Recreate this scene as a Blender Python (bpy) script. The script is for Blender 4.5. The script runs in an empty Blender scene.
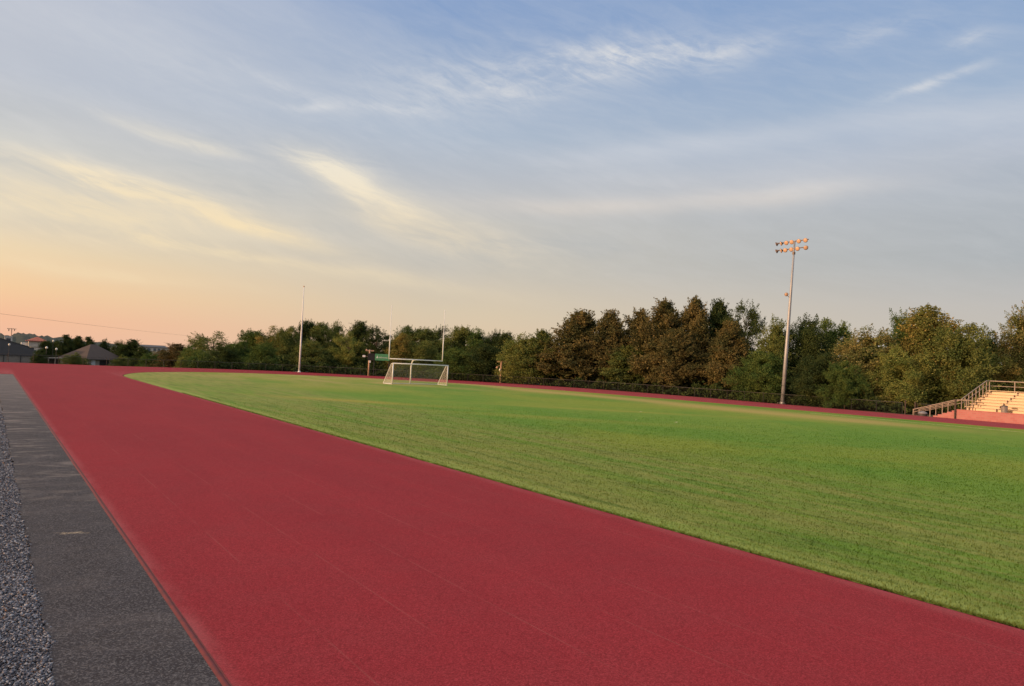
import bpy, bmesh, math, random
import numpy as np
from mathutils import Vector, Matrix, Quaternion
from mathutils.geometry import tessellate_polygon

R = math.radians
random.seed(7)
rng = np.random.default_rng(11)
sc = bpy.context.scene
col = sc.collection


# ------------------------------------------------------------------ helpers
def s2l(c):
    return tuple((v / 255 / 12.92) if v / 255 <= 0.04045 else ((v / 255 + 0.055) / 1.055) ** 2.4 for v in c)


class NT:
    """tiny expression builder on a node tree"""
    def __init__(s, tree):
        s.t = tree
        s.n = tree.nodes
        s.l = tree.links

    def new(s, typ, **kw):
        n = s.n.new(typ)
        for k, v in kw.items():
            setattr(n, k, v)
        return n

    def put(s, sock, v):
        if v is None:
            return
        if isinstance(v, bpy.types.NodeSocket):
            s.l.new(v, sock)
        else:
            if sock.type == 'RGBA' and len(v) == 3:
                v = (*v, 1)
            sock.default_value = v

    def m(s, op, a, b=None, c=None, clamp=False):
        n = s.new('ShaderNodeMath', operation=op, use_clamp=clamp)
        for i, v in enumerate((a, b, c)):
            if v is not None:
                s.put(n.inputs[i], v)
        return n.outputs[0]

    def add(s, a, b): return s.m('ADD', a, b)
    def sub(s, a, b): return s.m('SUBTRACT', a, b)
    def mul(s, a, b): return s.m('MULTIPLY', a, b)

    def mr(s, v, a, b, c=0.0, d=1.0, smooth=True):
        n = s.new('ShaderNodeMapRange', interpolation_type='SMOOTHSTEP' if smooth else 'LINEAR')
        for i, x in enumerate((v, a, b, c, d)):
            s.put(n.inputs[i], x)
        return n.outputs[0]

    def mix(s, f, a, b, blend='MIX'):
        n = s.new('ShaderNodeMix', data_type='RGBA', blend_type=blend)
        s.put(n.inputs[0], f)
        s.put(n.inputs[6], a)
        s.put(n.inputs[7], b)
        return n.outputs[2]

    def xyz(s, x=0.0, y=0.0, z=0.0):
        n = s.new('ShaderNodeCombineXYZ')
        for i, v in enumerate((x, y, z)):
            s.put(n.inputs[i], v)
        return n.outputs[0]

    def sep(s, v):
        n = s.new('ShaderNodeSeparateXYZ')
        s.put(n.inputs[0], v)
        return n.outputs

    def noise(s, vec, scale=1.0, detail=4.0, rough=0.55, dist=0.0, color=False):
        n = s.new('ShaderNodeTexNoise')
        s.put(n.inputs['Vector'], vec)
        n.inputs['Scale'].default_value = scale
        n.inputs['Detail'].default_value = detail
        n.inputs['Roughness'].default_value = rough
        n.inputs['Distortion'].default_value = dist
        return n.outputs['Color' if color else 'Fac']

    def voro(s, vec, scale=1.0, out='Distance', feature='F1'):
        n = s.new('ShaderNodeTexVoronoi', feature=feature)
        s.put(n.inputs['Vector'], vec)
        n.inputs['Scale'].default_value = scale
        return n.outputs[out]

    def ramp(s, fac, stops):
        n = s.new('ShaderNodeValToRGB')
        r = n.color_ramp
        while len(r.elements) > 1:
            r.elements.remove(r.elements[-1])
        r.elements[0].position = stops[0][0]
        r.elements[0].color = (*stops[0][1], 1)
        for p, c in stops[1:]:
            e = r.elements.new(p)
            e.color = (*c, 1)
        s.put(n.inputs[0], fac)
        return n.outputs[0]

    def scalevec(s, v, k):
        n = s.new('ShaderNodeVectorMath', operation='MULTIPLY')
        s.put(n.inputs[0], v)
        n.inputs[1].default_value = k
        return n.outputs[0]

    def bump(s, h, strength=0.3, dist=0.02):
        n = s.new('ShaderNodeBump')
        n.inputs['Strength'].default_value = strength
        n.inputs['Distance'].default_value = dist
        s.put(n.inputs['Height'], h)
        return n.outputs[0]


def newmat(name):
    m = bpy.data.materials.new(name)
    m.use_nodes = True
    t = NT(m.node_tree)
    b = m.node_tree.nodes['Principled BSDF']
    return m, t, b


def pm(name, base, rough=0.6, var=0.15, scale=3.0, metal=0.0, bump=0.0, spec=0.4):
    """procedural paint / metal / wood with uneven tone"""
    m, t, b = newmat(name)
    tc = t.new('ShaderNodeTexCoord').outputs['Object']
    n = t.noise(tc, scale, 5, 0.6)
    lo = tuple(c * (1 - var) for c in base)
    hi = tuple(min(1, c * (1 + var)) for c in base)
    t.put(b.inputs['Base Color'], t.mix(t.mr(n, .3, .7), lo, hi))
    t.put(b.inputs['Roughness'], t.mr(n, .2, .8, max(0, rough - .1), min(1, rough + .1)))
    b.inputs['Metallic'].default_value = metal
    b.inputs['Specular IOR Level'].default_value = spec
    if bump:
        t.put(b.inputs['Normal'], t.bump(t.noise(tc, scale * 8, 4), bump, .01))
    return m


class MB:
    """collects shapes, links them as ONE mesh object"""
    def __init__(s):
        s.v = []
        s.f = []

    def box(s, c, d, rz=0.0, M=None):
        hx, hy, hz = d[0] / 2, d[1] / 2, d[2] / 2
        k = len(s.v)
        cr, sr = math.cos(rz), math.sin(rz)
        for x, y, z in ((-hx, -hy, -hz), (hx, -hy, -hz), (hx, hy, -hz), (-hx, hy, -hz),
                        (-hx, -hy, hz), (hx, -hy, hz), (hx, hy, hz), (-hx, hy, hz)):
            p = Vector((c[0] + x * cr - y * sr, c[1] + x * sr + y * cr, c[2] + z))
            s.v.append(tuple(M @ p) if M else tuple(p))
        for q in ((0, 3, 2, 1), (4, 5, 6, 7), (0, 1, 5, 4), (1, 2, 6, 5), (2, 3, 7, 6), (3, 0, 4, 7)):
            s.f.append(tuple(k + i for i in q))
        return s

    def tube(s, pts, rad, n=8, cap=True):
        pts = [Vector(p) for p in pts]
        if not hasattr(rad, '__len__'):
            rad = [rad] * len(pts)
        k0 = len(s.v)
        up = None
        for i, p in enumerate(pts):
            a = pts[max(0, i - 1)]
            b = pts[min(len(pts) - 1, i + 1)]
            d = (b - a).normalized()
            if up is None:
                up = d.orthogonal().normalized()
            up = (up - d * up.dot(d))
            up = up.normalized() if up.length > 1e-6 else d.orthogonal().normalized()
            w = d.cross(up)
            for j in range(n):
                t = 2 * math.pi * j / n
                s.v.append(tuple(p + (up * math.cos(t) + w * math.sin(t)) * rad[i]))
        for i in range(len(pts) - 1):
            for j in range(n):
                a = k0 + i * n + j
                b = k0 + i * n + (j + 1) % n
                s.f.append((a, b, b + n, a + n))
        if cap:
            s.f.append(tuple(k0 + j for j in range(n))[::-1])
            s.f.append(tuple(k0 + (len(pts) - 1) * n + j for j in range(n)))
        return s

    def lathe(s, prof, n=16, M=None):
        """profile (r, z) around z"""
        k0 = len(s.v)
        for r, z in prof:
            for j in range(n):
                t = 2 * math.pi * j / n
                p = Vector((r * math.cos(t), r * math.sin(t), z))
                s.v.append(tuple(M @ p) if M else tuple(p))
        for i in range(len(prof) - 1):
            for j in range(n):
                a = k0 + i * n + j
                b = k0 + i * n + (j + 1) % n
                s.f.append((a, b, b + n, a + n))
        s.f.append(tuple(k0 + j for j in range(n))[::-1])
        s.f.append(tuple(k0 + (len(prof) - 1) * n + j for j in range(n)))
        return s

    def poly(s, pts):
        k = len(s.v)
        s.v += [tuple(p) for p in pts]
        s.f.append(tuple(range(k, k + len(pts))))
        return s

    def prism(s, pts, h):
        """polygon (3-D points, one plane) thickened along vector h"""
        h = Vector(h)
        k = len(s.v)
        n = len(pts)
        s.v += [tuple(p) for p in pts]
        s.v += [tuple(Vector(p) + h) for p in pts]
        s.f.append(tuple(range(k, k + n))[::-1])
        s.f.append(tuple(range(k + n, k + 2 * n)))
        for i in range(n):
            j = (i + 1) % n
            s.f.append((k + i, k + j, k + n + j, k + n + i))
        return s

    def build(s, name, mat, parent=None, smooth=False, bevel=0.0):
        me = bpy.data.meshes.new(name)
        me.from_pydata(s.v, [], s.f)
        bm = bmesh.new()
        bm.from_mesh(me)
        bmesh.ops.recalc_face_normals(bm, faces=bm.faces)
        bm.to_mesh(me)
        bm.free()
        if smooth:
            me.polygons.foreach_set('use_smooth', [True] * len(me.polygons))
        me.materials.append(mat)
        o = bpy.data.objects.new(name, me)
        col.objects.link(o)
        if parent:
            o.parent = parent
        if bevel:
            b = o.modifiers.new('edge', 'BEVEL')
            b.width = bevel
            b.segments = 2
            b.limit_method = 'ANGLE'
        return o


def tag(o, label=None, cat=None, group=None, kind=None):
    if label: o['label'] = label
    if cat: o['category'] = cat
    if group: o['group'] = group
    if kind: o['kind'] = kind
    return o


def thing(name, label, cat, loc=(0, 0, 0), rz=0.0, group=None):
    o = bpy.data.objects.new(name, None)
    o.empty_display_size = .3
    col.objects.link(o)
    o.location = loc
    o.rotation_euler = (0, 0, rz)
    return tag(o, label, cat, group)


def copy_tree(o, parent=None):
    c = o.copy()
    col.objects.link(c)
    if parent:
        c.parent = parent
    for ch in list(o.children):
        copy_tree(ch, c)
    return c


def npmesh(name, V, F, mat, attr=None, kind=None, parent=None):
    """mesh object from arrays; F is (n,k)"""
    me = bpy.data.meshes.new(name)
    n, k = F.shape
    me.vertices.add(len(V))
    me.vertices.foreach_set('co', np.ascontiguousarray(V, dtype=np.float32).ravel())
    me.loops.add(n * k)
    me.loops.foreach_set('vertex_index', np.ascontiguousarray(F, dtype=np.int32).ravel())
    me.polygons.add(n)
    me.polygons.foreach_set('loop_start', np.arange(0, n * k, k, dtype=np.int32))
    me.update(calc_edges=True)
    if attr is not None:
        a = me.attributes.new('tone', 'FLOAT', 'FACE')
        a.data.foreach_set('value', np.ascontiguousarray(attr, dtype=np.float32))
    me.materials.append(mat)
    o = bpy.data.objects.new(name, me)
    col.objects.link(o)
    if kind:
        o['kind'] = kind
    if parent:
        o.parent = parent
    return o


def sstep(a, b, v):
    t = min(1, max(0, (v - a) / (b - a)))
    return t * t * (3 - 2 * t)


def ground_z(x, y):
    """the land drops away behind the north end of the track"""
    return -3.8 * sstep(137, 175, y) * (1 - sstep(38, 62, x))


def catmull(pts, per=10):
    out = []
    P = [Vector((*p, 0)) for p in pts]
    P = [P[0] * 2 - P[1]] + P + [P[-1] * 2 - P[-2]]
    for i in range(1, len(P) - 2):
        for k in range(per):
            t = k / per
            a, b, c, d = P[i - 1], P[i], P[i + 1], P[i + 2]
            out.append((.5 * ((2 * b) + (c - a) * t + (2 * a - 5 * b + 4 * c - d) * t * t + (3 * b - a - 3 * c + d) * t ** 3))[:2])
    out.append(tuple(P[-2])[:2])
    return out


# ------------------------------------------------------------------ camera
CAM_H = 3.397
YAW, PITCH, ROLL = R(35.25), R(1.61), R(2.76)
fwd = Vector((math.sin(YAW) * math.cos(PITCH), math.cos(YAW) * math.cos(PITCH), math.sin(PITCH)))
rgt = Vector((math.cos(YAW), -math.sin(YAW), 0))
upv = rgt.cross(fwd)
r2 = rgt * math.cos(ROLL) + upv * math.sin(ROLL)
u2 = upv * math.cos(ROLL) - rgt * math.sin(ROLL)
cam = bpy.data.cameras.new('camera')
cam.sensor_width = 36
cam.lens = 740 / 1024 * 36
cam.clip_start = .1
cam.clip_end = 9000
co = bpy.data.objects.new('camera', cam)
col.objects.link(co)
mw = Matrix((r2, u2, -fwd)).transposed().to_4x4()
mw.translation = (0, 0, CAM_H)
co.matrix_world = mw
sc.camera = co

# ------------------------------------------------------------------ sun and sky
SUN_AZ, SUN_EL = -79.0, 7.5
sv = Vector((math.sin(R(SUN_AZ)) * math.cos(R(SUN_EL)), math.cos(R(SUN_AZ)) * math.cos(R(SUN_EL)), math.sin(R(SUN_EL))))
sl = bpy.data.lights.new('sun', 'SUN')
sl.energy = 4.0
sl.angle = R(.6)
sl.color = (1.0, .60, .34)
so = bpy.data.objects.new('sun', sl)
col.objects.link(so)
so.rotation_euler = (-sv).to_track_quat('-Z', 'Y').to_euler()
so.location = (-60, 20, 30)

w = bpy.data.worlds.new('World')
sc.world = w
w.use_nodes = True
W = NT(w.node_tree)
W.n.clear()
out = W.new('ShaderNodeOutputWorld')
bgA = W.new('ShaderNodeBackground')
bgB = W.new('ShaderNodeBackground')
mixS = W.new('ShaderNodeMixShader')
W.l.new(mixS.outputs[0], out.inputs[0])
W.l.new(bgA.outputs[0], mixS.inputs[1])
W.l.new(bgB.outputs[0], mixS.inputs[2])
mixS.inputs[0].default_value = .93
sky = W.new('ShaderNodeTexSky', sky_type='NISHITA')
sky.sun_disc = False
sky.sun_elevation = R(SUN_EL)
sky.sun_rotation = R(SUN_AZ % 360)
W.l.new(sky.outputs[0], bgA.inputs[0])
bgA.inputs[1].default_value = .10

D = W.new('ShaderNodeTexCoord').outputs['Generated']
dx, dy, dz = W.sep(D)
el = W.m('DEGREES' if False else 'ARCSINE', dz)
el = W.mul(el, 180 / math.pi)                                   # elevation, degrees
# azimuth measured from the middle of the field's northern corner
fx, fy = math.sin(YAW), math.cos(YAW)
df = W.add(W.mul(dx, fx), W.mul(dy, fy))
dr = W.add(W.mul(dx, fy), W.mul(dy, -fx))
az = W.mul(W.m('ARCTAN2', dr, df), 180 / math.pi)
hl = W.m('SQRT', W.add(W.add(W.mul(dx, dx), W.mul(dy, dy)), 1e-6))
side = W.m('DIVIDE', dr, hl)                                    # -1 .. 1, sunset side to far side

# high thin overcast: tone by elevation for the sunset side, the middle and the far side
def elramp(stops):
    return W.ramp(W.m('DIVIDE', el, 40.0, clamp=True), [(e / 40, s2l(c)) for e, c in stops])
cl = elramp([(0, (247, 192, 162)), (1.5, (250, 194, 158)), (3.4, (250, 208, 163)), (5.9, (244, 218, 178)), (8.4, (236, 221, 195)), (12.7, (211, 210, 206)), (16.9, (191, 196, 207)), (21, (195, 200, 212)), (40, (184, 196, 218))])
cm = elramp([(0, (230, 200, 168)), (3.8, (220, 202, 176)), (7.6, (203, 196, 184)), (10.6, (199, 196, 190)), (14, (184, 190, 199)), (17.2, (166, 183, 204)), (25.2, (136, 163, 204)), (40, (128, 157, 204))])
cr = elramp([(0, (206, 196, 184)), (5.2, (193, 188, 184)), (8.4, (174, 178, 182)), (12, (178, 184, 192)), (15.6, (176, 186, 203)), (19, (156, 178, 206)), (23, (146, 171, 206)), (40, (132, 162, 206))])
base = W.mix(W.mr(side, -.57, -.12, smooth=False), cl, cm)
base = W.mix(W.mr(side, -.02, .57, smooth=False), base, cr)

# cirrus: fibrous noise in (azimuth, elevation), bent a little
warp = W.noise(W.xyz(W.mul(az, .05), W.mul(el, .09), 3.0), 1.0, 3, .5, color=True)
wx, wy, _ = W.sep(warp)
az2 = W.add(az, W.mul(W.sub(wx, .5), 7))
el2 = W.add(el, W.mul(W.sub(wy, .5), 2.6))
fib = W.noise(W.xyz(W.mul(W.add(az2, W.mul(el2, 1.2)), .085), W.mul(W.add(el2, W.mul(az2, .09)), .40), 1.7), 1.0, 8, .62, .4)
fib2 = W.noise(W.xyz(W.mul(W.sub(az2, W.mul(el2, 1.0)), .22), W.mul(W.add(el2, W.mul(az2, .1)), .62), 9.2), 1.0, 8, .65, .6)
soft = W.noise(W.xyz(W.mul(az2, .04), W.mul(el2, .2), 5.5), 1.0, 4, .5)
FIB = W.mr(fib, .36, .70)
FIB2 = W.mr(fib2, .38, .68)


def blob(a0, e0, sa, se, rot=0.0):
    c, s_ = math.cos(R(rot)), math.sin(R(rot))
    u = W.sub(az2, a0)
    v = W.sub(el2, e0)
    p = W.m('DIVIDE', W.add(W.mul(u, c), W.mul(v, s_)), sa)
    q = W.m('DIVIDE', W.sub(W.mul(v, c), W.mul(u, s_)), se)
    return W.m('EXPONENT', W.mul(W.add(W.mul(p, p), W.mul(q, q)), -1.0))


def total(items, tex, floor=.25):
    acc = None
    for k, b in items:
        x = W.mul(blob(*b), k)
        acc = x if acc is None else W.add(acc, x)
    return W.mul(acc, W.add(W.mul(tex, 1 - floor), floor))

FIB3 = W.mr(W.noise(W.xyz(W.mul(W.add(az2, W.mul(el2, 1.6)), .42), W.mul(W.add(el2, W.mul(az2, .12)), .95), 4.4), 1.0, 7, .66, .5), .34, .70)
TEX = W.m('MULTIPLY_ADD', FIB3, .5, W.mul(FIB, .6))
cream = total([(.55, (-29, 9.2, 9, 2.4, -4)), (1.2, (-15.0, 13.7, 3.0, .95, -14)), (.75, (-11.5, 12.2, 4.5, 1.5, -26)), (.5, (-6, 10.2, 7, 1.5, -14)),
               (.7, (-30, 11.0, 6, .8, -7)), (.95, (-24.5, 10.2, 6, .75, -10)), (.75, (-18.5, 8.7, 5, .5, -12)), (.55, (-33, 9.0, 8, 1.0, -3)),
               (.85, (-24.8, 14.6, 3.6, .55, -9)), (.6, (-20, 6.9, 4.5, .35, -6)), (.55, (-26, 7.2, 4, .4, -5)), (.4, (-30, 4.6, 9, .5, -2)), (.35, (-12, 6.0, 10, .6, -3))], TEX, .30)
white = total([(.55, (-5, 20.4, 8, 2.2, 8)), (.75, (4, 21.9, 6, 1.5, 12)), (.85, (12, 23.0, 6, 1.0, 2)), (.45, (31.8, 21.8, 1.5, .5, 10)), (.4, (26, 23.0, 3, .6, 8)),
               (.65, (28.8, 19.7, 3.4, .28, 10)), (.3, (-18.5, 19.2, 5.5, .5, -17)), (.6, (-10.5, 18.3, 3.0, .35, -3)), (.55, (-16, 17.8, 2.6, .3, 3)), (.2, (-26, 19.5, 6, 1.6, -12))], W.m('MULTIPLY_ADD', FIB3, .55, W.mul(FIB2, .55)), .12)
veil = total([(.75, (13, 16.6, 11, .9, 6)), (.7, (30, 17.4, 10, 1.2, 1)), (.45, (20, 14.6, 18, 1.2, 3)), (.85, (4, 12.2, 8, .7, 1)), (1.15, (18, 12.9, 8, .8, 4)), (.3, (-28, 18, 12, 4, 0)), (.15, (-8, 17, 14, 4, 0)), (.18, (0, 17, 40, 6, 0))], W.m('MULTIPLY_ADD', FIB, .35, W.mul(W.mr(soft, .3, .7), .7)), .42)
faint = W.mul(W.mul(TEX, .16), W.mr(el, 3, 10))
skyc = W.mix(W.m('MINIMUM', veil, 1.0), base, W.mix(W.mr(el, 10, 17), (*s2l((228, 214, 198)), 1), (*s2l((204, 209, 219)), 1)))
skyc = W.mix(W.m('MINIMUM', W.add(white, faint), 1.0), skyc, (*s2l((222, 223, 226)), 1))
skyc = W.mix(W.m('MINIMUM', cream, 1.0), skyc, W.mix(W.mr(el, 8, 15), (*s2l((252, 229, 188)), 1), (*s2l((246, 236, 216)), 1)))
# grey undersides between the streaks
under = W.mul(W.mul(W.sub(1.0, TEX), W.mr(soft, .42, .62)), W.mul(W.mr(el, 5, 9), W.mr(el, 12, 19, 1, 0)))
skyc = W.mix(W.mul(under, .30), skyc, (*s2l((168, 178, 188)), 1))
# overhead sky greyed and boosted, and sun glow added, to lift the ground light
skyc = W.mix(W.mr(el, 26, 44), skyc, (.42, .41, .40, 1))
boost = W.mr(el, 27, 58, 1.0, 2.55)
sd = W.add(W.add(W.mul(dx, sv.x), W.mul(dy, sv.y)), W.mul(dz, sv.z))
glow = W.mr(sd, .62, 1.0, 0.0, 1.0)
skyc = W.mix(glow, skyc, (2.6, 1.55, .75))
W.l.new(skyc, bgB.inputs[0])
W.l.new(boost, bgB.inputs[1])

# ------------------------------------------------------------------ view
sc.view_settings.view_transform = 'Standard'
sc.view_settings.look = 'None'
sc.view_settings.exposure = 0
sc.view_settings.gamma = 1

# ------------------------------------------------------------------ ground materials (all in world metres)
def posn(t):
    return t.new('ShaderNodeNewGeometry').outputs['Position']


def turf_colour(t, P):
    """mown bermuda: green and straw patches, mower streaks along the straight, a worn band by the far side line"""
    x, y, z = t.sep(P)
    flat = t.xyz(x, y, 0.0)
    big = t.noise(t.scalevec(flat, (.045, .030, 1)), 1.0, 4, .55, .6)
    mid = t.noise(t.scalevec(flat, (.16, .075, 1)), 1.0, 5, .6, .4)
    sm = t.noise(flat, 1.3, 5, .65)
    c = t.mix(t.mr(mid, .36, .66), GREEN, OLIVE)
    c = t.mix(t.mul(t.mr(big, .44, .60), .85), c, LIME)
    # straw coloured patches towards the far end of the field
    far = t.mr(y, 62, 96)
    c = t.mix(t.mul(far, t.mr(mid, .40, .60, .2, .92)), c, STRAW)
    # broad mowing lanes and dry streaks beside the near straight
    near = t.mr(x, 21, 27, 1, 0)
    st = t.noise(t.scalevec(flat, (.95, .085, 1)), 1.0, 5, .66, .9)
    st2 = t.noise(t.scalevec(flat, (3.2, .16, 1)), 1.0, 3, .6)
    c = t.mix(t.mul(near, t.mr(st, .37, .60, .12, .85)), c, DRY)
    c = t.mix(t.mul(near, t.mr(st2, .50, .68, 0, .65)), c, DEEP)
    # pale scalped margin next to the rubber
    mg = t.mul(t.mr(t.add(x, t.mul(t.sub(st2, .5), .5)), XIN + .45, XIN + 1.0, 1, 0), t.mr(y, 70, 84, 1, 0))
    c = t.mix(t.mul(mg, t.mr(sm, .3, .65, .4, .95)), c, (.290, .345, .085, 1))
    # worn band
    wob = t.add(x, t.mul(t.sub(big, .5), 9))
    band = t.m('EXPONENT', t.mul(t.m('POWER', t.m('DIVIDE', t.sub(wob, 59.5), 3.4), 2.0), -1.0))
    band = t.mul(band, t.mul(t.mr(y, 20, 34), t.mr(y, 80, 104, 1, 0)))
    c = t.mix(t.mul(band, t.mr(sm, .25, .6, .45, .95)), c, WORN)
    # two sun scorched streaks left by old field lines
    for (x0, y0, ang, sa, se, k) in ((23.0, 52.5, -49, 7.5, 1.5, .8), (41, 44.5, -42, 13, 1.1, .45), (30, 38, -45, 9, 1.4, .35)):
        ca, sb_ = math.cos(R(ang)), math.sin(R(ang))
        u = t.sub(x, x0)
        v = t.sub(y, y0)
        p = t.m('DIVIDE', t.add(t.mul(u, ca), t.mul(v, sb_)), sa)
        q = t.m('DIVIDE', t.sub(t.mul(v, ca), t.mul(u, sb_)), se)
        g = t.m('EXPONENT', t.mul(t.add(t.mul(p, p), t.mul(q, q)), -1.0))
        c = t.mix(t.mul(t.mul(g, k), t.mr(sm, .3, .6, .35, 1)), c, SCORCH)
    # fine mottling
    c = t.mix(t.mr(sm, .34, .68, 0, .42), c, t.mix(1.0, c, (.52, .62, .5, 1), 'MULTIPLY'))
    return c, sm, flat


XIN = 12.034
GREEN = (.116, .238, .024, 1)
OLIVE = (.152, .255, .030, 1)
LIME = (.215, .270, .034, 1)
STRAW = (.330, .295, .090, 1)
DRY = (.245, .260, .068, 1)
DEEP = (.088, .150, .022, 1)
SCORCH = (.370, .300, .055, 1)
WORN = (.420, .315, .105, 1)


def turf_mat(name, blade=False):
    m, t, b = newmat(name)
    P = posn(t)
    c, sm, flat = turf_colour(t, P)
    b.inputs['Specular IOR Level'].default_value = .12
    b.inputs['Roughness'].default_value = .85
    if blade:
        a = t.new('ShaderNodeAttribute', attribute_name='tone').outputs['Fac']
        c = t.mix(t.mr(a, 0, 1, 0, 1, False), t.mix(1.0, c, (.74, .80, .68, 1), 'MULTIPLY'), t.mix(1.0, c, (1.4, 1.34, 1.45, 1), 'MULTIPLY'))
        n = t.new('ShaderNodeNewGeometry').outputs['Normal']
        v = t.new('ShaderNodeVectorMath', operation='MULTIPLY_ADD')
        t.put(v.inputs[0], n)
        v.inputs[1].default_value = (.2, .2, .2)
        v.inputs[2].default_value = (0, 0, .8)
        nn = t.new('ShaderNodeVectorMath', operation='NORMALIZE')
        t.put(nn.inputs[0], v.outputs[0])
        o_ = t.n['Material Output']
        d1 = t.new('ShaderNodeBsdfDiffuse')
        d2 = t.new('ShaderNodeBsdfTranslucent')
        mx = t.new('ShaderNodeMixShader')
        mx.inputs[0].default_value = .5
        for d_ in (d1, d2):
            t.put(d_.inputs[0], t.mix(1.0, c, (1.24, 1.24, 1.2, 1), 'MULTIPLY'))
            t.put(d_.inputs['Normal'], nn.outputs[0])
        t.l.new(d1.outputs[0], mx.inputs[1])
        t.l.new(d2.outputs[0], mx.inputs[2])
        t.l.new(mx.outputs[0], o_.inputs[0])
        t.n.remove(b)
        return m
    else:
        f1 = t.noise(flat, 9, 5, .7)
        f2 = t.noise(flat, 34, 4, .7)
        c = t.mix(t.mr(f2, .38, .66, 0, .45), c, t.mix(1.0, c, (1.5, 1.4, 1.5, 1), 'MULTIPLY'))
        c = t.mix(t.mr(f1, .36, .62, .45, 0), c, t.mix(1.0, c, (.55, .62, .5, 1), 'MULTIPLY'))
        t.put(b.inputs['Normal'], t.bump(t.add(f1, f2), .25, .02))
    t.put(b.inputs['Base Color'], c)
    return m


m_turf = turf_mat('mown_turf')
m_blade = turf_mat('grass_blades', True)

# running track: granular red rubber with faint paving seams
m_track, t, b = newmat('red_rubber')
P = posn(t)
x, y, z = t.sep(P)
flat = t.xyz(x, y, 0.0)
g1 = t.noise(flat, 95, 3, .75)
g2 = t.noise(flat, 38, 4, .7)
bl = t.noise(t.scalevec(flat, (.5, .12, 1)), 1.0, 5, .6, .5)
bl2 = t.noise(flat, .9, 5, .65)
c = t.mix(t.mr(bl, .3, .7), (.242, .0255, .0355, 1), (.270, .0285, .0385, 1))
c = t.mix(t.mr(bl2, .35, .7, 0, .35), c, (.240, .038, .047, 1))
c = t.mix(t.mr(g2, .36, .64, .40, 0), c, t.mix(1.0, c, (.62, .56, .56, 1), 'MULTIPLY'))
c = t.mix(t.mr(g1, .50, .72, 0, .42), c, (.40, .115, .115, 1))
gr, gg, gb_ = t.sep(t.voro(flat, 62, 'Color'))
c = t.mix(t.mr(gr, .55, 1, 0, .60, False), c, t.mix(1.0, c, (1.5, 1.7, 1.7, 1), 'MULTIPLY'))
c = t.mix(t.mr(gr, .45, 0, 0, .60, False), c, t.mix(1.0, c, (.5, .5, .5, 1), 'MULTIPLY'))
# seams between the paved lanes, rubbed pale, with breaks
lane = t.m('DIVIDE', t.sub(x, 2.235), 1.238)
fr = t.m('ABSOLUTE', t.sub(t.m('FRACT', t.add(lane, .5)), .5))
seam = t.mr(fr, .006, .014, 1, 0)
seam = t.mul(seam, t.mul(t.mr(x, 2.7, 2.9), t.mr(x, 11.6, 11.4, 0, 1)))
seam = t.mul(seam, t.mr(t.noise(t.scalevec(flat, (.8, .35, 1)), 1.0, 4, .7), .42, .62, .05, .6))
seam = t.mul(seam, t.mr(y, 70, 100, 1, 0))
c = t.mix(t.mul(seam, .34), c, (.36, .14, .13, 1))
# dust and wear along the outer lip and the inner edge
wv = t.noise(t.scalevec(flat, (2.0, .6, 1)), 1.0, 5, .65)
edge = t.m('MAXIMUM', t.mr(x, 2.16, 2.44, 1, 0), t.mr(x, 11.55, 12.0, 0, .7))
edge = t.mul(edge, t.mul(t.mr(wv, .3, .62, .1, .8), t.mr(y, 90, 110, 1, 0)))
c = t.mix(t.mul(edge, .55), c, (.36, .12, .13, 1))
t.put(b.inputs['Base Color'], c)
b.inputs['Roughness'].default_value = .78
b.inputs['Specular IOR Level'].default_value = .04
t.put(b.inputs['Normal'], t.bump(t.add(g1, g2), .45, .006))

m_lip = pm('rubber_lip', (.095, .016, .022), .75, .25, 6)
m_edge_shade = pm('maroon_edge_shade', (.055, .016, .016), .95, .4, 5, bump=.4)  # dark tone painted for the shadow line between track and grass

# asphalt
m_asph, t, b = newmat('old_asphalt')
P = posn(t)
x, y, z = t.sep(P)
flat = t.xyz(x, y, 0.0)
n1 = t.noise(flat, 1.1, 5, .65)
n2 = t.noise(flat, 46, 4, .75)
n3 = t.noise(flat, 110, 2, .7)
c = t.mix(t.mr(n1, .3, .7), (.027, .027, .036, 1), (.049, .049, .062, 1))
c = t.mix(t.mr(n2, .38, .62, .55, 0), c, (.022, .020, .024, 1))
c = t.mix(t.mr(n3, .60, .74, 0, .5), c, (.21, .20, .20, 1))
gr, gg, gb_ = t.sep(t.voro(flat, 58, 'Color'))
c = t.mix(t.mr(gr, .6, 1, 0, .75, False), c, (.145, .143, .155, 1))
c = t.mix(t.mr(gr, .45, 0, 0, .7, False), c, (.022, .019, .021, 1))
dust = t.noise(t.scalevec(flat, (.5, 1.15, 1)), 1.0, 5, .72, .8)
c = t.mix(t.mul(t.mr(dust, .48, .68, 0, .75), t.mr(y, 15, 26, .15, 1)), c, (.21, .185, .178, 1))
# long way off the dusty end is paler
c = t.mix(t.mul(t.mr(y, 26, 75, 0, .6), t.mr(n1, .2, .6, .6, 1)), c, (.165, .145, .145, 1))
# a splash of dried cream paint
px = t.m('DIVIDE', t.sub(x, t.add(1.40, t.mul(t.sub(n1, .5), .1))), .24)
py = t.m('DIVIDE', t.sub(y, 15.33), .16)
px = t.add(px, t.mul(py, .55))
arms = t.m('MINIMUM', t.m('ABSOLUTE', t.sub(py, t.mul(px, .35))), t.m('ABSOLUTE', t.add(py, t.mul(px, .9))))
sp = t.m('EXPONENT', t.mul(t.add(t.mul(px, px), t.mul(arms, 3.2)), -1.0))
sp = t.mul(sp, t.mr(t.noise(t.scalevec(flat, (11, 34, 1)), 1.0, 5, .75, .8), .36, .60))
c = t.mix(t.mr(sp, .24, .50, 0, .9), c, (.46, .38, .27, 1))
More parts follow.
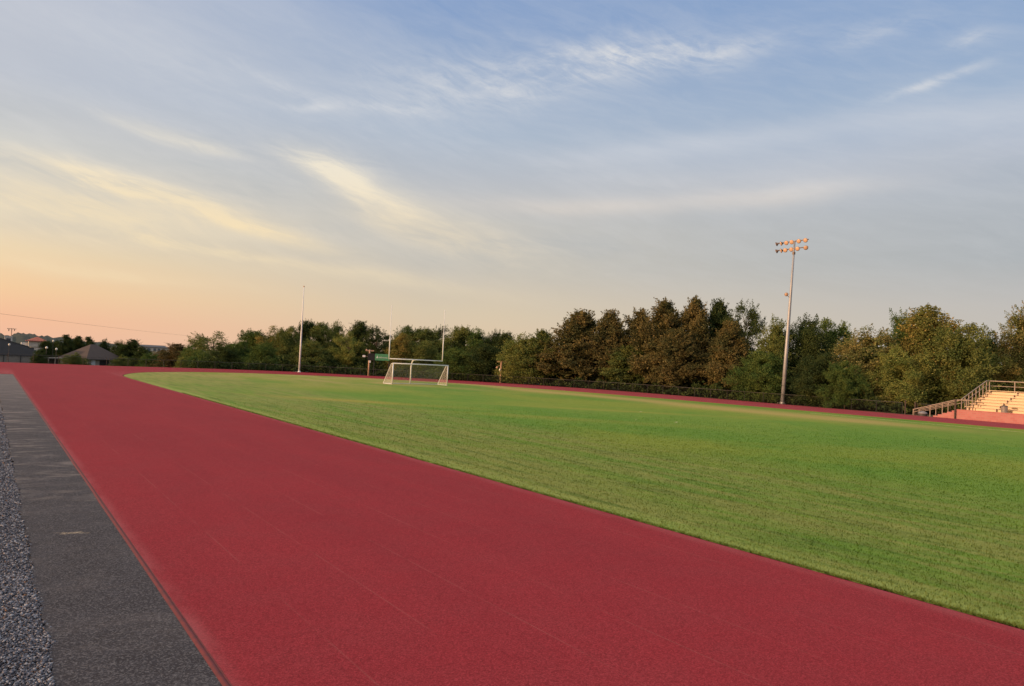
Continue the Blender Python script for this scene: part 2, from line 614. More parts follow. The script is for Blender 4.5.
# hairline crack
cy = t.m('ABSOLUTE', t.sub(t.sub(y, t.mul(x, .22)), t.add(9.62, t.mul(t.noise(t.scalevec(flat, (5, .2, 1)), 1.0, 6, .7), .65))))
cr_ = t.mul(t.mr(cy, .004, .016, 1, 0), t.mul(t.mr(x, .95, 1.05), t.mr(x, 1.55, 1.45, 0, 1)))
c = t.mix(t.mul(cr_, .85), c, (.012, .010, .012, 1))
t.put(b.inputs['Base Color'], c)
b.inputs['Roughness'].default_value = .9
b.inputs['Specular IOR Level'].default_value = .25
t.put(b.inputs['Normal'], t.bump(t.add(n2, n3), .5, .008))

# gravel bed and stones
m_gbed, t, b = newmat('gravel_bed')
P = posn(t)
vc = t.voro(P, 38, 'Color')
vd = t.voro(P, 38, 'Distance')
gx, gy, gz_ = t.sep(vc)
c = t.mix(gx, (.05, .052, .066, 1), (.19, .195, .23, 1))
c = t.mix(t.mr(vd, .45, .8, 0, .9), c, (.012, .012, .018, 1))
t.put(b.inputs['Base Color'], c)
b.inputs['Roughness'].default_value = .9
t.put(b.inputs['Normal'], t.bump(t.mul(vd, -1), .8, .02))

m_stone, t, b = newmat('crushed_stone')
a = t.new('ShaderNodeAttribute', attribute_name='tone').outputs['Fac']
c = t.ramp(a, [(0, (.026, .028, .042)), (.35, (.080, .085, .112)), (.7, (.172, .180, .222)), (.95, (.34, .355, .40)), (.985, (.16, .09, .055)), (1, (.20, .10, .05))])
n = t.noise(t.new('ShaderNodeTexCoord').outputs['Object'], 60, 3, .6)
c = t.mix(t.mr(n, .3, .7, 0, .4), c, t.mix(1.0, c, (.5, .5, .5, 1), 'MULTIPLY'))
t.put(b.inputs['Base Color'], c)
b.inputs['Roughness'].default_value = .85

# rough land beyond the fence
m_land, t, b = newmat('rough_land')
P = posn(t)
n1 = t.noise(P, .12, 5, .6)
n2 = t.noise(P, 2.2, 5, .7)
c = t.mix(t.mr(n1, .35, .65), (.055, .062, .022, 1), (.095, .082, .038, 1))
c = t.mix(t.mr(n2, .35, .65, 0, .6), c, (.040, .040, .018, 1))
t.put(b.inputs['Base Color'], c)
b.inputs['Roughness'].default_value = .95

# ------------------------------------------------------------------ the land and the oval
# one sheet to the horizon: fine grid near the place, coarse beyond
gx = np.unique(np.concatenate([np.linspace(-6000, -200, 12), np.linspace(-200, 400, 61), np.linspace(400, 6000, 12)]))
gy = np.unique(np.concatenate([np.linspace(-6000, -100, 12), np.linspace(-100, 400, 101), np.linspace(400, 6000, 12)]))
V = np.array([(a, b_, ground_z(a, b_) - .12) for b_ in gy for a in gx])
nx = len(gx)
F = np.array([(j * nx + i, j * nx + i + 1, (j + 1) * nx + i + 1, (j + 1) * nx + i) for j in range(len(gy) - 1) for i in range(nx - 1)])
npmesh('ground', V, F, m_land, kind='structure')

XL, XR = 2.127, 12.034
inner = catmull([(XR, -70), (XR, 30), (XR, 75), (XR + .05, 86), (12.75, 94.2), (16.2, 104.6), (22.5, 112), (30, 115.7), (37.5, 116), (47, 111.5), (54, 104.5), (60.6, 94.5), (65.3, 82), (68, 66.5), (69.2, 45), (70.3, 25), (71.5, 0), (73, -30), (74, -70)], 10)
outer = catmull([(XL - 5, -70), (XL, 132.9)], 1)[:0] + [(XL, -70), (XL, 88), (-9, 88.2), (-9, 133.4), (2, 132.9), (9, 132.4)] + catmull([(16, 132.2), (24, 134.4), (34, 135.8), (44.4, 133.4), (54.8, 124.8), (64.2, 115), (70.5, 107.2), (77.8, 92), (80.4, 75), (80.3, 55), (79.9, 36)], 8) + [(79.86, 30), (79.86, -70)]

def sheet(name, loop, z, mat, thick=0.0):
    P = [Vector((p[0], p[1], z)) for p in loop]
    area = sum(P[i - 1].x * P[i].y - P[i].x * P[i - 1].y for i in range(len(P)))
    if area < 0:
        P.reverse()
    tris = tessellate_polygon([P])
    bm = bmesh.new()
    vs = [bm.verts.new(p) for p in P]
    for t_ in tris:
        f = bm.faces.new([vs[i] for i in t_])
        f.normal_update()
        if f.normal.z < 0:
            f.normal_flip()
    if thick:
        n = len(P)
        low = [bm.verts.new((p.x, p.y, z - thick)) for p in P]
        for i in range(n):
            j = (i + 1) % n
            bm.faces.new((vs[j], vs[i], low[i], low[j]))
    me = bpy.data.meshes.new(name)
    bm.to_mesh(me)
    bm.free()
    me.materials.append(mat)
    o = bpy.data.objects.new(name, me)
    col.objects.link(o)
    o['kind'] = 'structure'
    return o


def offset(loop, d):
    res = []
    n = len(loop)
    for i in range(n):
        a = Vector((*loop[max(0, i - 1)][:2], 0))
        b_ = Vector((*loop[min(n - 1, i + 1)][:2], 0))
        tg = (b_ - a).normalized()
        nrm = Vector((tg.y, -tg.x, 0))
        res.append((loop[i][0] + nrm.x * d, loop[i][1] + nrm.y * d))
    return res


# the track is a ring: stitch the inner edge to the outer edge
def ring(name, A, B, z, mat):
    """strip between two open outlines of different length"""
    loop = list(A) + list(B)[::-1]
    return sheet(name, loop, z, mat, .10)


lip_w = .075
outer_in = [(XL + lip_w, -70), (XL + lip_w, 87.9)] + outer[2:]
trk = ring('running_track', inner, [(XL + lip_w, -70), (XL + lip_w, 88), (XL, 88.0)] + outer[2:], .022, m_track)
# rounded lip along the outer edge with a groove behind it
L = MB()
ys = np.linspace(-40, 88, 65)
prof = [(0.0, -.02), (.003, .001), (.026, .017), (.036, .020), (.050, .020), (.056, .014), (.060, .014), (.066, .019), (.077, .022)]
for i, yy in enumerate(ys):
    wob = .004 * math.sin(yy * 2.3) + .003 * math.sin(yy * 5.1 + 1)
    for (px_, pz_) in prof:
        L.v.append((XL + px_ + wob, yy, pz_))
k = len(prof)
for i in range(len(ys) - 1):
    for j in range(k - 1):
        L.f.append((i * k + j, i * k + j + 1, (i + 1) * k + j + 1, (i + 1) * k + j))
tag(L.build('track_lip', m_lip, smooth=False), kind='structure')

# dark maroon sheet standing for the grass edge shadow, and the turf itself
edge_line = [(p[0], p[1]) for p in offset(inner, .0)]
turf_edge = offset(inner, .08)
tw = []
for i, p in enumerate(turf_edge):
    tw.append(p)
sheet('infield_edge_shade', [(p[0] - 0.0, p[1]) for p in offset(inner, -.03)], -.035, m_edge_shade)
near = []
yy = -70.0
ph = rng.uniform(0, 6, 4)
while yy < 84:
    j = .010 * math.sin(yy * 3.1 + ph[0]) + .010 * math.sin(yy * 7.7 + ph[1]) + .008 * math.sin(yy * 17 + ph[2]) + .006 * rng.normal()
    near.append((XR + .072 + j, yy))
    yy += .12 if 0 < yy < 45 else .6
rest = [p for p in offset(inner, .08) if p[1] > 84.5 or p[0] > 30]
sheet('infield_turf', near + rest, .012, m_turf)

# asphalt strip with a broken outer edge
edge = []
yy = -40.0
while yy < 88:
    j = .022 * math.sin(yy * 1.3 + 1) + .016 * math.sin(yy * 3.7 + ph[1]) + .014 * math.sin(yy * 9.1) + .008 * rng.normal()
    edge.append((.735 + j, yy))
    yy += .07 if yy < 30 else .5
sheet('asphalt_strip', edge + [(.70, 88), (XL + .03, 88), (XL + .03, -40)], 0.0, m_asph, .06)
sheet('gravel_bed', [(-3.2, -40), (-3.2, 88), (.72, 88), (.72, -40)], -.022, m_gbed)


def stones(n, x0, x1, y0, y1, r0, r1, z):
    base = np.array([(1, 0, 0), (-1, 0, 0), (0, 1, 0), (0, -1, 0), (0, 0, 1), (0, 0, -1), (.6, .6, .55), (-.6, -.5, .6)])
    fc = np.array([(6, 0, 2), (6, 2, 4), (6, 4, 0), (7, 1, 3), (7, 3, 4), (7, 4, 1), (0, 4, 3), (1, 4, 2), (2, 0, 5), (1, 2, 5), (3, 1, 5), (0, 3, 5)])
    c = np.stack([rng.uniform(x0, x1, n), rng.uniform(y0, y1, n), np.full(n, z) + rng.uniform(-.004, .012, n)], 1)
    lim = .735 + .022 * np.sin(c[:, 1] * 1.3 + 1) + .016 * np.sin(c[:, 1] * 3.7 + ph[1]) + .014 * np.sin(c[:, 1] * 9.1)
    keep = c[:, 0] < lim + rng.exponential(.012, n) - .012
    c = c[keep]
    n = len(c)
    r = rng.uniform(r0, r1, n) * rng.choice([1, 1, 1, 1.45], n)
    P = base[None] * (1 + rng.uniform(-.3, .3, (n, 8, 1))) * r[:, None, None] * np.stack([rng.uniform(.8, 1.3, n), rng.uniform(.7, 1.1, n), rng.uniform(.5, .9, n)], 1)[:, None]
    a = rng.uniform(0, 6.28, n)
    b_ = rng.uniform(-.6, .6, n)
    X = P[..., 0] * np.cos(a)[:, None] - P[..., 1] * np.sin(a)[:, None]
    Y = P[..., 0] * np.sin(a)[:, None] + P[..., 1] * np.cos(a)[:, None]
    Z = P[..., 2] + X * np.sin(b_)[:, None]
    V = np.stack([X, Y, Z], 2) + c[:, None]
    F = fc[None] + (np.arange(n) * 8)[:, None, None]
    return V.reshape(-1, 3), F.reshape(-1, 3), np.repeat(rng.uniform(0, 1, n), len(fc))


VV, FF, TT, k = [], [], [], 0
for a in ((36000, -1.3, .80, 5.5, 13, .009, .019, -.012), (24000, -1.6, .80, 13, 24, .010, .019, -.012), (9000, -2.2, .80, 24, 42, .015, .028, -.012), (24000, -3.3, -1.25, 3.5, 24, .011, .024, -.012), (5000, -3.3, -2.1, 24, 42, .015, .028, -.012), (9000, -1.3, .80, 2.5, 5.5, .010, .020, -.012)):
    v, f, tn = stones(*a)
    VV.append(v); FF.append(f + k); TT.append(tn)
    k += len(v)
npmesh('gravel', np.concatenate(VV), np.concatenate(FF), m_stone, np.concatenate(TT), 'stuff')['label'] = 'loose grey crushed stone beside the asphalt strip'

# grass blades near enough to be told apart
N = 330000
u = rng.uniform(0, 1, N)
d = 9.0 * (58 / 9.0) ** u
th = np.radians(rng.uniform(2, 82, N))
bx, by = d * np.sin(th), d * np.cos(th)
ok = (bx > XR + .075) & (rng.uniform(0, 1, N) < np.clip((60 - d) / 28, 0, 1) ** .8)
bx, by = bx[ok], by[ok]
n2 = 12000                                                # ragged fringe over the painted edge shadow
ex = XR + .072 + np.abs(rng.normal(0, .05, n2))
ey = 3 * (60 / 3) ** rng.uniform(0, 1, n2)
bx = np.concatenate([bx, ex]); by = np.concatenate([by, ey])
n = len(bx)
dist = np.hypot(bx, by)
wd = np.clip(.0055 * dist / 14, .006, .022) * rng.uniform(.6, 1.4, n)
ht = rng.uniform(.020, .050, n) * np.where(rng.uniform(0, 1, n) < .04, 1.5, 1) * np.where(bx < XR + .6, 1.15, 1)
an = rng.uniform(0, np.pi, n)
ln = rng.normal(0, .022, (n, 2))
z0 = .008
A = np.stack([bx - np.cos(an) * wd, by - np.sin(an) * wd, np.full(n, z0)], 1)
B = np.stack([bx + np.cos(an) * wd, by + np.sin(an) * wd, np.full(n, z0)], 1)
C = np.stack([bx + ln[:, 0], by + ln[:, 1], z0 + ht], 1)
V = np.stack([A, B, C], 1).reshape(-1, 3)
npmesh('grass', V, np.arange(3 * n).reshape(-1, 3), m_blade, rng.uniform(0, 1, n), 'stuff')['label'] = 'short mown grass blades on the infield'

# white side line on the far side of the field
m_line = pm('chalk_line', (.50, .47, .27), .9, .3, 4)
sl_ = MB()
sl_.box((65.6, 12, .018), (.16, 60, .004))
tag(sl_.build('field_line', m_line), kind='structure')
# paint flecks and small bare patches left of old field markings
fm = MB()
for (x_, y_, l_, w_) in ((43.5, 43.0, .9, .22), (38.0, 34.2, 1.0, .25), (47.8, 52.2, .5, .15), (36, 36, .4, .12)):
    fm.box((x_, y_, .017), (l_ * .6, w_ * .5, .004), .5)
tag(fm.build('worn_marking', m_line), kind='structure')

# distant wooded rise
m_hill = pm('distant_woods', (.024, .034, .026), .95, .45, .08)
hv, hf = [], []
hx = np.linspace(-420, 900, 620)
for row, (yo, hm) in enumerate(((980, 0), (1080, .75), (1200, 1.0), (1330, .6), (1500, -.4))):
    for x_ in hx:
        base_h = 6.8 + 3.6 * math.exp(-((x_ - 45) / 45) ** 2) - 3.8 * sstep(80, 200, x_) + 1.0 * math.sin(x_ / 61 + .6) + .7 * math.sin(x_ / 23)
        rough = .8 * math.sin(x_ / 7.3 + row) + .5 * math.sin(x_ / 2.9 + 2 * row) + .8 * rng.normal()
        hv.append((x_, yo + 12 * math.sin(x_ / 90), -4 + (base_h + 4 + rough) * hm if hm > 0 else -6))
nxh = len(hx)
for r_ in range(4):
    for i in range(nxh - 1):
        hf.append((r_ * nxh + i, r_ * nxh + i + 1, (r_ + 1) * nxh + i + 1, (r_ + 1) * nxh + i))
npmesh('hills', np.array(hv), np.array(hf), m_hill, kind='structure')

# ------------------------------------------------------------------ trees
def leaf_mat(name, a, b_, rim):
    """a, b_ : two leaf tones mixed clump by clump and leaf by leaf"""
    m = bpy.data.materials.new(name)
    m.use_nodes = True
    t = NT(m.node_tree)
    t.n.clear()
    o = t.new('ShaderNodeOutputMaterial')
    tc = t.new('ShaderNodeTexCoord').outputs['Object']
    tone = t.new('ShaderNodeAttribute', attribute_name='tone').outputs['Fac']
    rnd = t.new('ShaderNodeObjectInfo').outputs['Random']
    cl = t.noise(t.xyz(*[t.add(s_, t.mul(rnd, 31)) for s_ in t.sep(tc)]), .55, 4, .6)
    c = t.mix(t.mr(cl, .38, .64), a, b_)
    c = t.mix(t.mr(tone, .0, 1.0, 0, .8, False), t.mix(1.0, c, (.62, .66, .6, 1), 'MULTIPLY'), t.mix(1.0, c, (1.35, 1.3, 1.2, 1), 'MULTIPLY'))
    c = t.mix(t.mr(tone, .93, .97, 0, .6), c, rim)
    d1 = t.new('ShaderNodeBsdfDiffuse')
    d2 = t.new('ShaderNodeBsdfTranslucent')
    t.put(d1.inputs[0], c)
    t.put(d2.inputs[0], t.mix(1.0, c, (1.2, 1.15, .6, 1), 'MULTIPLY'))
    mx = t.new('ShaderNodeMixShader')
    mx.inputs[0].default_value = .17
    t.l.new(d1.outputs[0], mx.inputs[1])
    t.l.new(d2.outputs[0], mx.inputs[2])
    t.l.new(mx.outputs[0], o.inputs[0])
    return m


LEAF = {
    'dark': leaf_mat('leaves_dark', (0.037, 0.062, 0.030), (0.070, 0.092, 0.033), (0.125, 0.138, 0.062)),
    'green': leaf_mat('leaves_green', (0.067, 0.122, 0.043), (0.119, 0.162, 0.049), (0.203, 0.217, 0.072)),
    'olive': leaf_mat('leaves_olive', (0.101, 0.143, 0.052), (0.170, 0.188, 0.062), (0.295, 0.260, 0.104)),
    'gold': leaf_mat('leaves_gold', (0.154, 0.174, 0.059), (0.287, 0.227, 0.077), (0.487, 0.330, 0.139)),
    'yellow': leaf_mat('leaves_yellow', (0.139, 0.185, 0.059), (0.244, 0.247, 0.077), (0.348, 0.313, 0.122)),
    'rust': leaf_mat('leaves_rust', (0.136, 0.163, 0.066), (0.244, 0.212, 0.090), (0.452, 0.295, 0.157)),
    'rustdark': leaf_mat('leaves_rust_dark', (0.102, 0.093, 0.046), (0.167, 0.113, 0.055), (0.203, 0.145, 0.087)),
    'pine': leaf_mat('needles_pine', (0.085, 0.090, 0.043), (0.170, 0.136, 0.060), (0.276, 0.199, 0.098)),
}
m_bark = pm('bark', (.085, .062, .045), .95, .35, 4, bump=.5)
m_pbark = pm('pine_bark', (.16, .075, .048), .95, .35, 4, bump=.5)


def cards(C, S, up=.25, asp=1.6):
    """leaf sprays: small bent quads round centres C of size S"""
    n = len(C)
    nv = rng.normal(size=(n, 3))
    nv[:, 2] += up
    nv /= np.linalg.norm(nv, axis=1)[:, None]
    tv = np.cross(nv, rng.normal(size=(n, 3)))
    tv /= np.linalg.norm(tv, axis=1)[:, None] + 1e-9
    bv = np.cross(nv, tv)
    s = S[:, None]
    k = rng.uniform(.75, 1.25, (n, 1))
    P = np.stack([C - tv * s * .5 * asp, C - bv * s * .42 * k + nv * s * .12, C + tv * s * .5 * asp, C + bv * s * .42 / k + nv * s * .12], 1)
    return P.reshape(-1, 3), np.arange(4 * n).reshape(-1, 4)


def crown_points(kind, seed):
    """clump centres and radii for a crown 10 high"""
    r = np.random.default_rng(seed)
    prof = {
        'broad': (124, 3.1, .06, lambda t: max(0, 1 - abs((t - .46) / .56) ** 2.4) ** .6, .95),
        'upright': (92, 2.1, .06, lambda t: max(0, 1 - abs((t - .38) / .64) ** 2.0) ** .75, .75),
        'spiky': (110, 2.2, .04, lambda t: max(0, (1 - t) ** .72) * min(1, .55 + t * 2), .66),
        'pine': (138, 2.9, .19, lambda t: min(1.0, .62 + 1.5 * max(0, t - .12)) * max(0, (1 - t) / .72) ** .80 if t > .28 else .62 + 1.2 * max(0, t - .12), .68),
        'loose': (84, 2.7, .20, lambda t: max(0, 1 - abs((t - .60) / .40) ** 2.2) ** .55, .74),
        'bush': (80, 5.0, .03, lambda t: max(0, 1 - t ** 2.2) ** .55, 1.15),
    }[kind]
    n, Rm, t0, f, cr_ = prof
    lob = [(r.uniform(0, 6.28), r.uniform(.14, .36), r.integers(2, 6), r.uniform(0, 6.28)) for _ in range(3)]
    out_ = []
    # leaders: several uneven tops
    tops = [(r.uniform(-.55, .55) * Rm * .8, r.uniform(-.55, .55) * Rm * .8, r.uniform(.74, .96)) for _ in range(7)] + [(r.uniform(-.3, .3), r.uniform(-.3, .3), 1.0)]
    while len(out_) < n:
        t_ = t0 + (1 - t0) * r.uniform(0, 1) ** .9
        a = r.uniform(0, 6.28)
        rr = f(t_) * Rm
        for (p0, am, k_, p1) in lob:
            rr *= 1 + am * math.sin(k_ * a + p0 + 3.0 * t_ + p1)
        q = math.sqrt(r.uniform(.30, 1.0))
        x_, y_, z_ = rr * q * math.cos(a), rr * q * math.sin(a), t_ * 10
        # below the nearest leader's height
        hmax = max(10 * tz - {'spiky': 2.0, 'pine': 1.7, 'loose': .75}.get(kind, 1.35) * math.hypot(x_ - tx, y_ - ty) ** 1.3 for tx, ty, tz in tops)
        if z_ > hmax - .35:
            continue
        rad = cr_ * r.uniform(.6, 1.25) * (1 - (1.1 if kind in ('spiky', 'pine') else .6) * max(0, t_ - .45))
        out_.append((x_, y_, z_, min(rad, .25 + (10 - z_) * .55)))
    # fine uneven skin over the top of the crown
    k = 0
    while k < (34 if kind != 'loose' else 0):
        a = r.uniform(0, 6.28)
        d_ = Rm * .75 * math.sqrt(r.uniform(0, 1))
        x_, y_ = d_ * math.cos(a), d_ * math.sin(a)
        hmax = max(10 * tz - {'spiky': 2.0, 'pine': 1.7, 'loose': .75}.get(kind, 1.35) * math.hypot(x_ - tx, y_ - ty) ** 1.3 for tx, ty, tz in tops)
        z_ = hmax - r.uniform(.15, 1.3)
        k += 1
        if f(max(.02, min(.985, z_ / 10 - .06))) * Rm * 1.15 < d_:
            continue
        out_.append((x_, y_, z_, cr_ * r.uniform(.34, .6)))
    return out_, Rm


def make_crown(kind, seed):
    pts, Rm = crown_points(kind, seed)
    Cs, Ss = [], []
    per = {'broad': 88, 'upright': 95, 'spiky': 90, 'pine': 100, 'loose': 105, 'bush': 100}[kind]
    for (x_, y_, z_, rad) in pts:
        k_ = int(2.4 * per * (rad / .75) ** 1.3) + 8
        v = rng.normal(size=(k_, 3))
        v /= np.linalg.norm(v, axis=1)[:, None]
        v *= (rng.uniform(.15, 1, (k_, 1)) ** .45) * rad
        if kind == 'pine':
            v *= (1.2, 1.2, .78)
        elif kind == 'loose':
            v *= (1.1, 1.1, .75)
        else:
            v *= (1.08, 1.08, .85)
        stray = rng.uniform(0, 1, (k_, 1)) < .16
        v = np.where(stray, v * rng.uniform(1.1, 1.75, (k_, 1)), v)
        Cs.append(np.array((x_, y_, z_)) + v)
        Ss.append(rng.uniform(.055, .155, k_) * (1.15 if kind in ('pine', 'bush') else 1.0))
    # leafy shoots standing out of the crown give it a ragged edge
    nt = {'broad': 330, 'upright': 300, 'spiky': 240, 'pine': 300, 'loose': 200, 'bush': 260}[kind]
    ctr = np.array((0, 0, 4.4))
    for i in rng.choice(len(pts), nt):
        x_, y_, z_, rad = pts[i]
        p0 = np.array((x_, y_, z_))
        dr_ = (p0 - ctr) * (1, 1, .6)
        dr_ = dr_ / (np.linalg.norm(dr_) + 1e-6)
        dv = dr_ * .8 + rng.normal(size=3) * .45 + np.array((0, 0, rng.uniform(.1, 1.0) if kind != 'pine' else rng.uniform(-.1, .75)))
        dv /= np.linalg.norm(dv)
        ln = rng.uniform(.55, 1.25) * (1.0 if kind != 'bush' else 1.4)
        p0 = p0 + dv * rad * .55
        if p0[2] + dv[2] * ln > 10.1:
            continue
        k_ = 34
        tt = rng.uniform(0, 1, (k_, 1))
        pp = p0 + dv * tt * ln + rng.normal(size=(k_, 3)) * (.20 * (1.05 - tt))
        Cs.append(pp)
        Ss.append(rng.uniform(.05, .125, k_))
    C = np.concatenate(Cs)
    S = np.concatenate(Ss)
    if kind != 'loose':                      # inner fill so dense crowns stay dense
        k_ = 900
        a = rng.uniform(0, 6.28, k_)
        t_ = rng.uniform(.08, .82, k_)
        q = np.sqrt(rng.uniform(0, 1, k_)) * Rm * .55 * np.clip(1.15 - t_, .2, 1)
        C = np.concatenate([C, np.stack([q * np.cos(a), q * np.sin(a), t_ * 10], 1)])
        S = np.concatenate([S, rng.uniform(.4, .6, k_)])
    C[:, 2] = np.maximum(C[:, 2], .08)
    V, F = cards(C, S, .3, 2.0 if kind == 'pine' else 1.5)
    tone = rng.uniform(0, 1, len(C))
    return V, F, tone, pts


def make_trunk(kind, pts, seed):
    r = np.random.default_rng(seed + 99)
    mb = MB()
    r0 = {'bush': .10, 'loose': .16, 'pine': .17}.get(kind, .17)
    top = {'bush': 4.5, 'loose': 7.6, 'pine': 9.4, 'spiky': 9.0}.get(kind, 7.8)
    bend = r.uniform(-.35, .35, 2)
    axis = [Vector((bend[0] * math.sin(z_ / 10 * 3), bend[1] * math.sin(z_ / 10 * 2.4), z_)) for z_ in np.linspace(-.25, top, 9)]
    mb.tube(axis, [r0 * 1.35 if i == 0 else r0 * (1 - i / 9.5) + .015 for i in range(9)], 8)
    idx = r.choice(len(pts), min(len(pts), 26 if kind != 'bush' else 14), replace=False)
    if kind == 'loose':                                    # thin crowns: every high clump hangs on a limb
        idx = sorted(range(len(pts)), key=lambda q_: -pts[q_][2])[:34]
    for i in idx:
        x_, y_, z_, rad = pts[i]
        zb = max(.4, min(top - .3, z_ - math.hypot(x_, y_) * (.35 if kind == 'pine' else .8)))
        f_ = (zb + .25) / (top + .25) * 8
        i0 = min(7, int(f_))
        p0 = axis[i0].lerp(axis[i0 + 1], f_ - i0)
        p2 = Vector((x_, y_, z_))
        mid = p0.lerp(p2, .5) + Vector((0, 0, .12 if kind == 'pine' else .3))
        rb = r0 * .36 * (1 - zb / (top * 1.25))
        mb.tube([p0, mid, p2], [rb + .01, rb * .6 + .008, .008], 5, False)
    return mb


PROTO = {}
for kind, cnt, wid in (('broad', 3, 6.6), ('upright', 2, 4.6), ('spiky', 2, 4.4), ('pine', 3, 5.8), ('loose', 2, 5.8), ('bush', 2, 10.5)):
    for k in range(cnt):
        root = thing('tree' if kind != 'bush' else 'shrub', 'x', 'tree')
        if kind == 'pine':
            root.name = 'pine_tree'
        V, F, tn, pts = make_crown(kind, 40 + 7 * k + len(kind))
        c_ = npmesh('crown', V, F, LEAF['dark'], tn, parent=root)
        c_.material_slots[0].link = 'OBJECT'
        tr = make_trunk(kind, pts, k).build('trunk', m_pbark if kind == 'pine' else m_bark, root, True)
        PROTO[kind, k] = (root, wid, [])

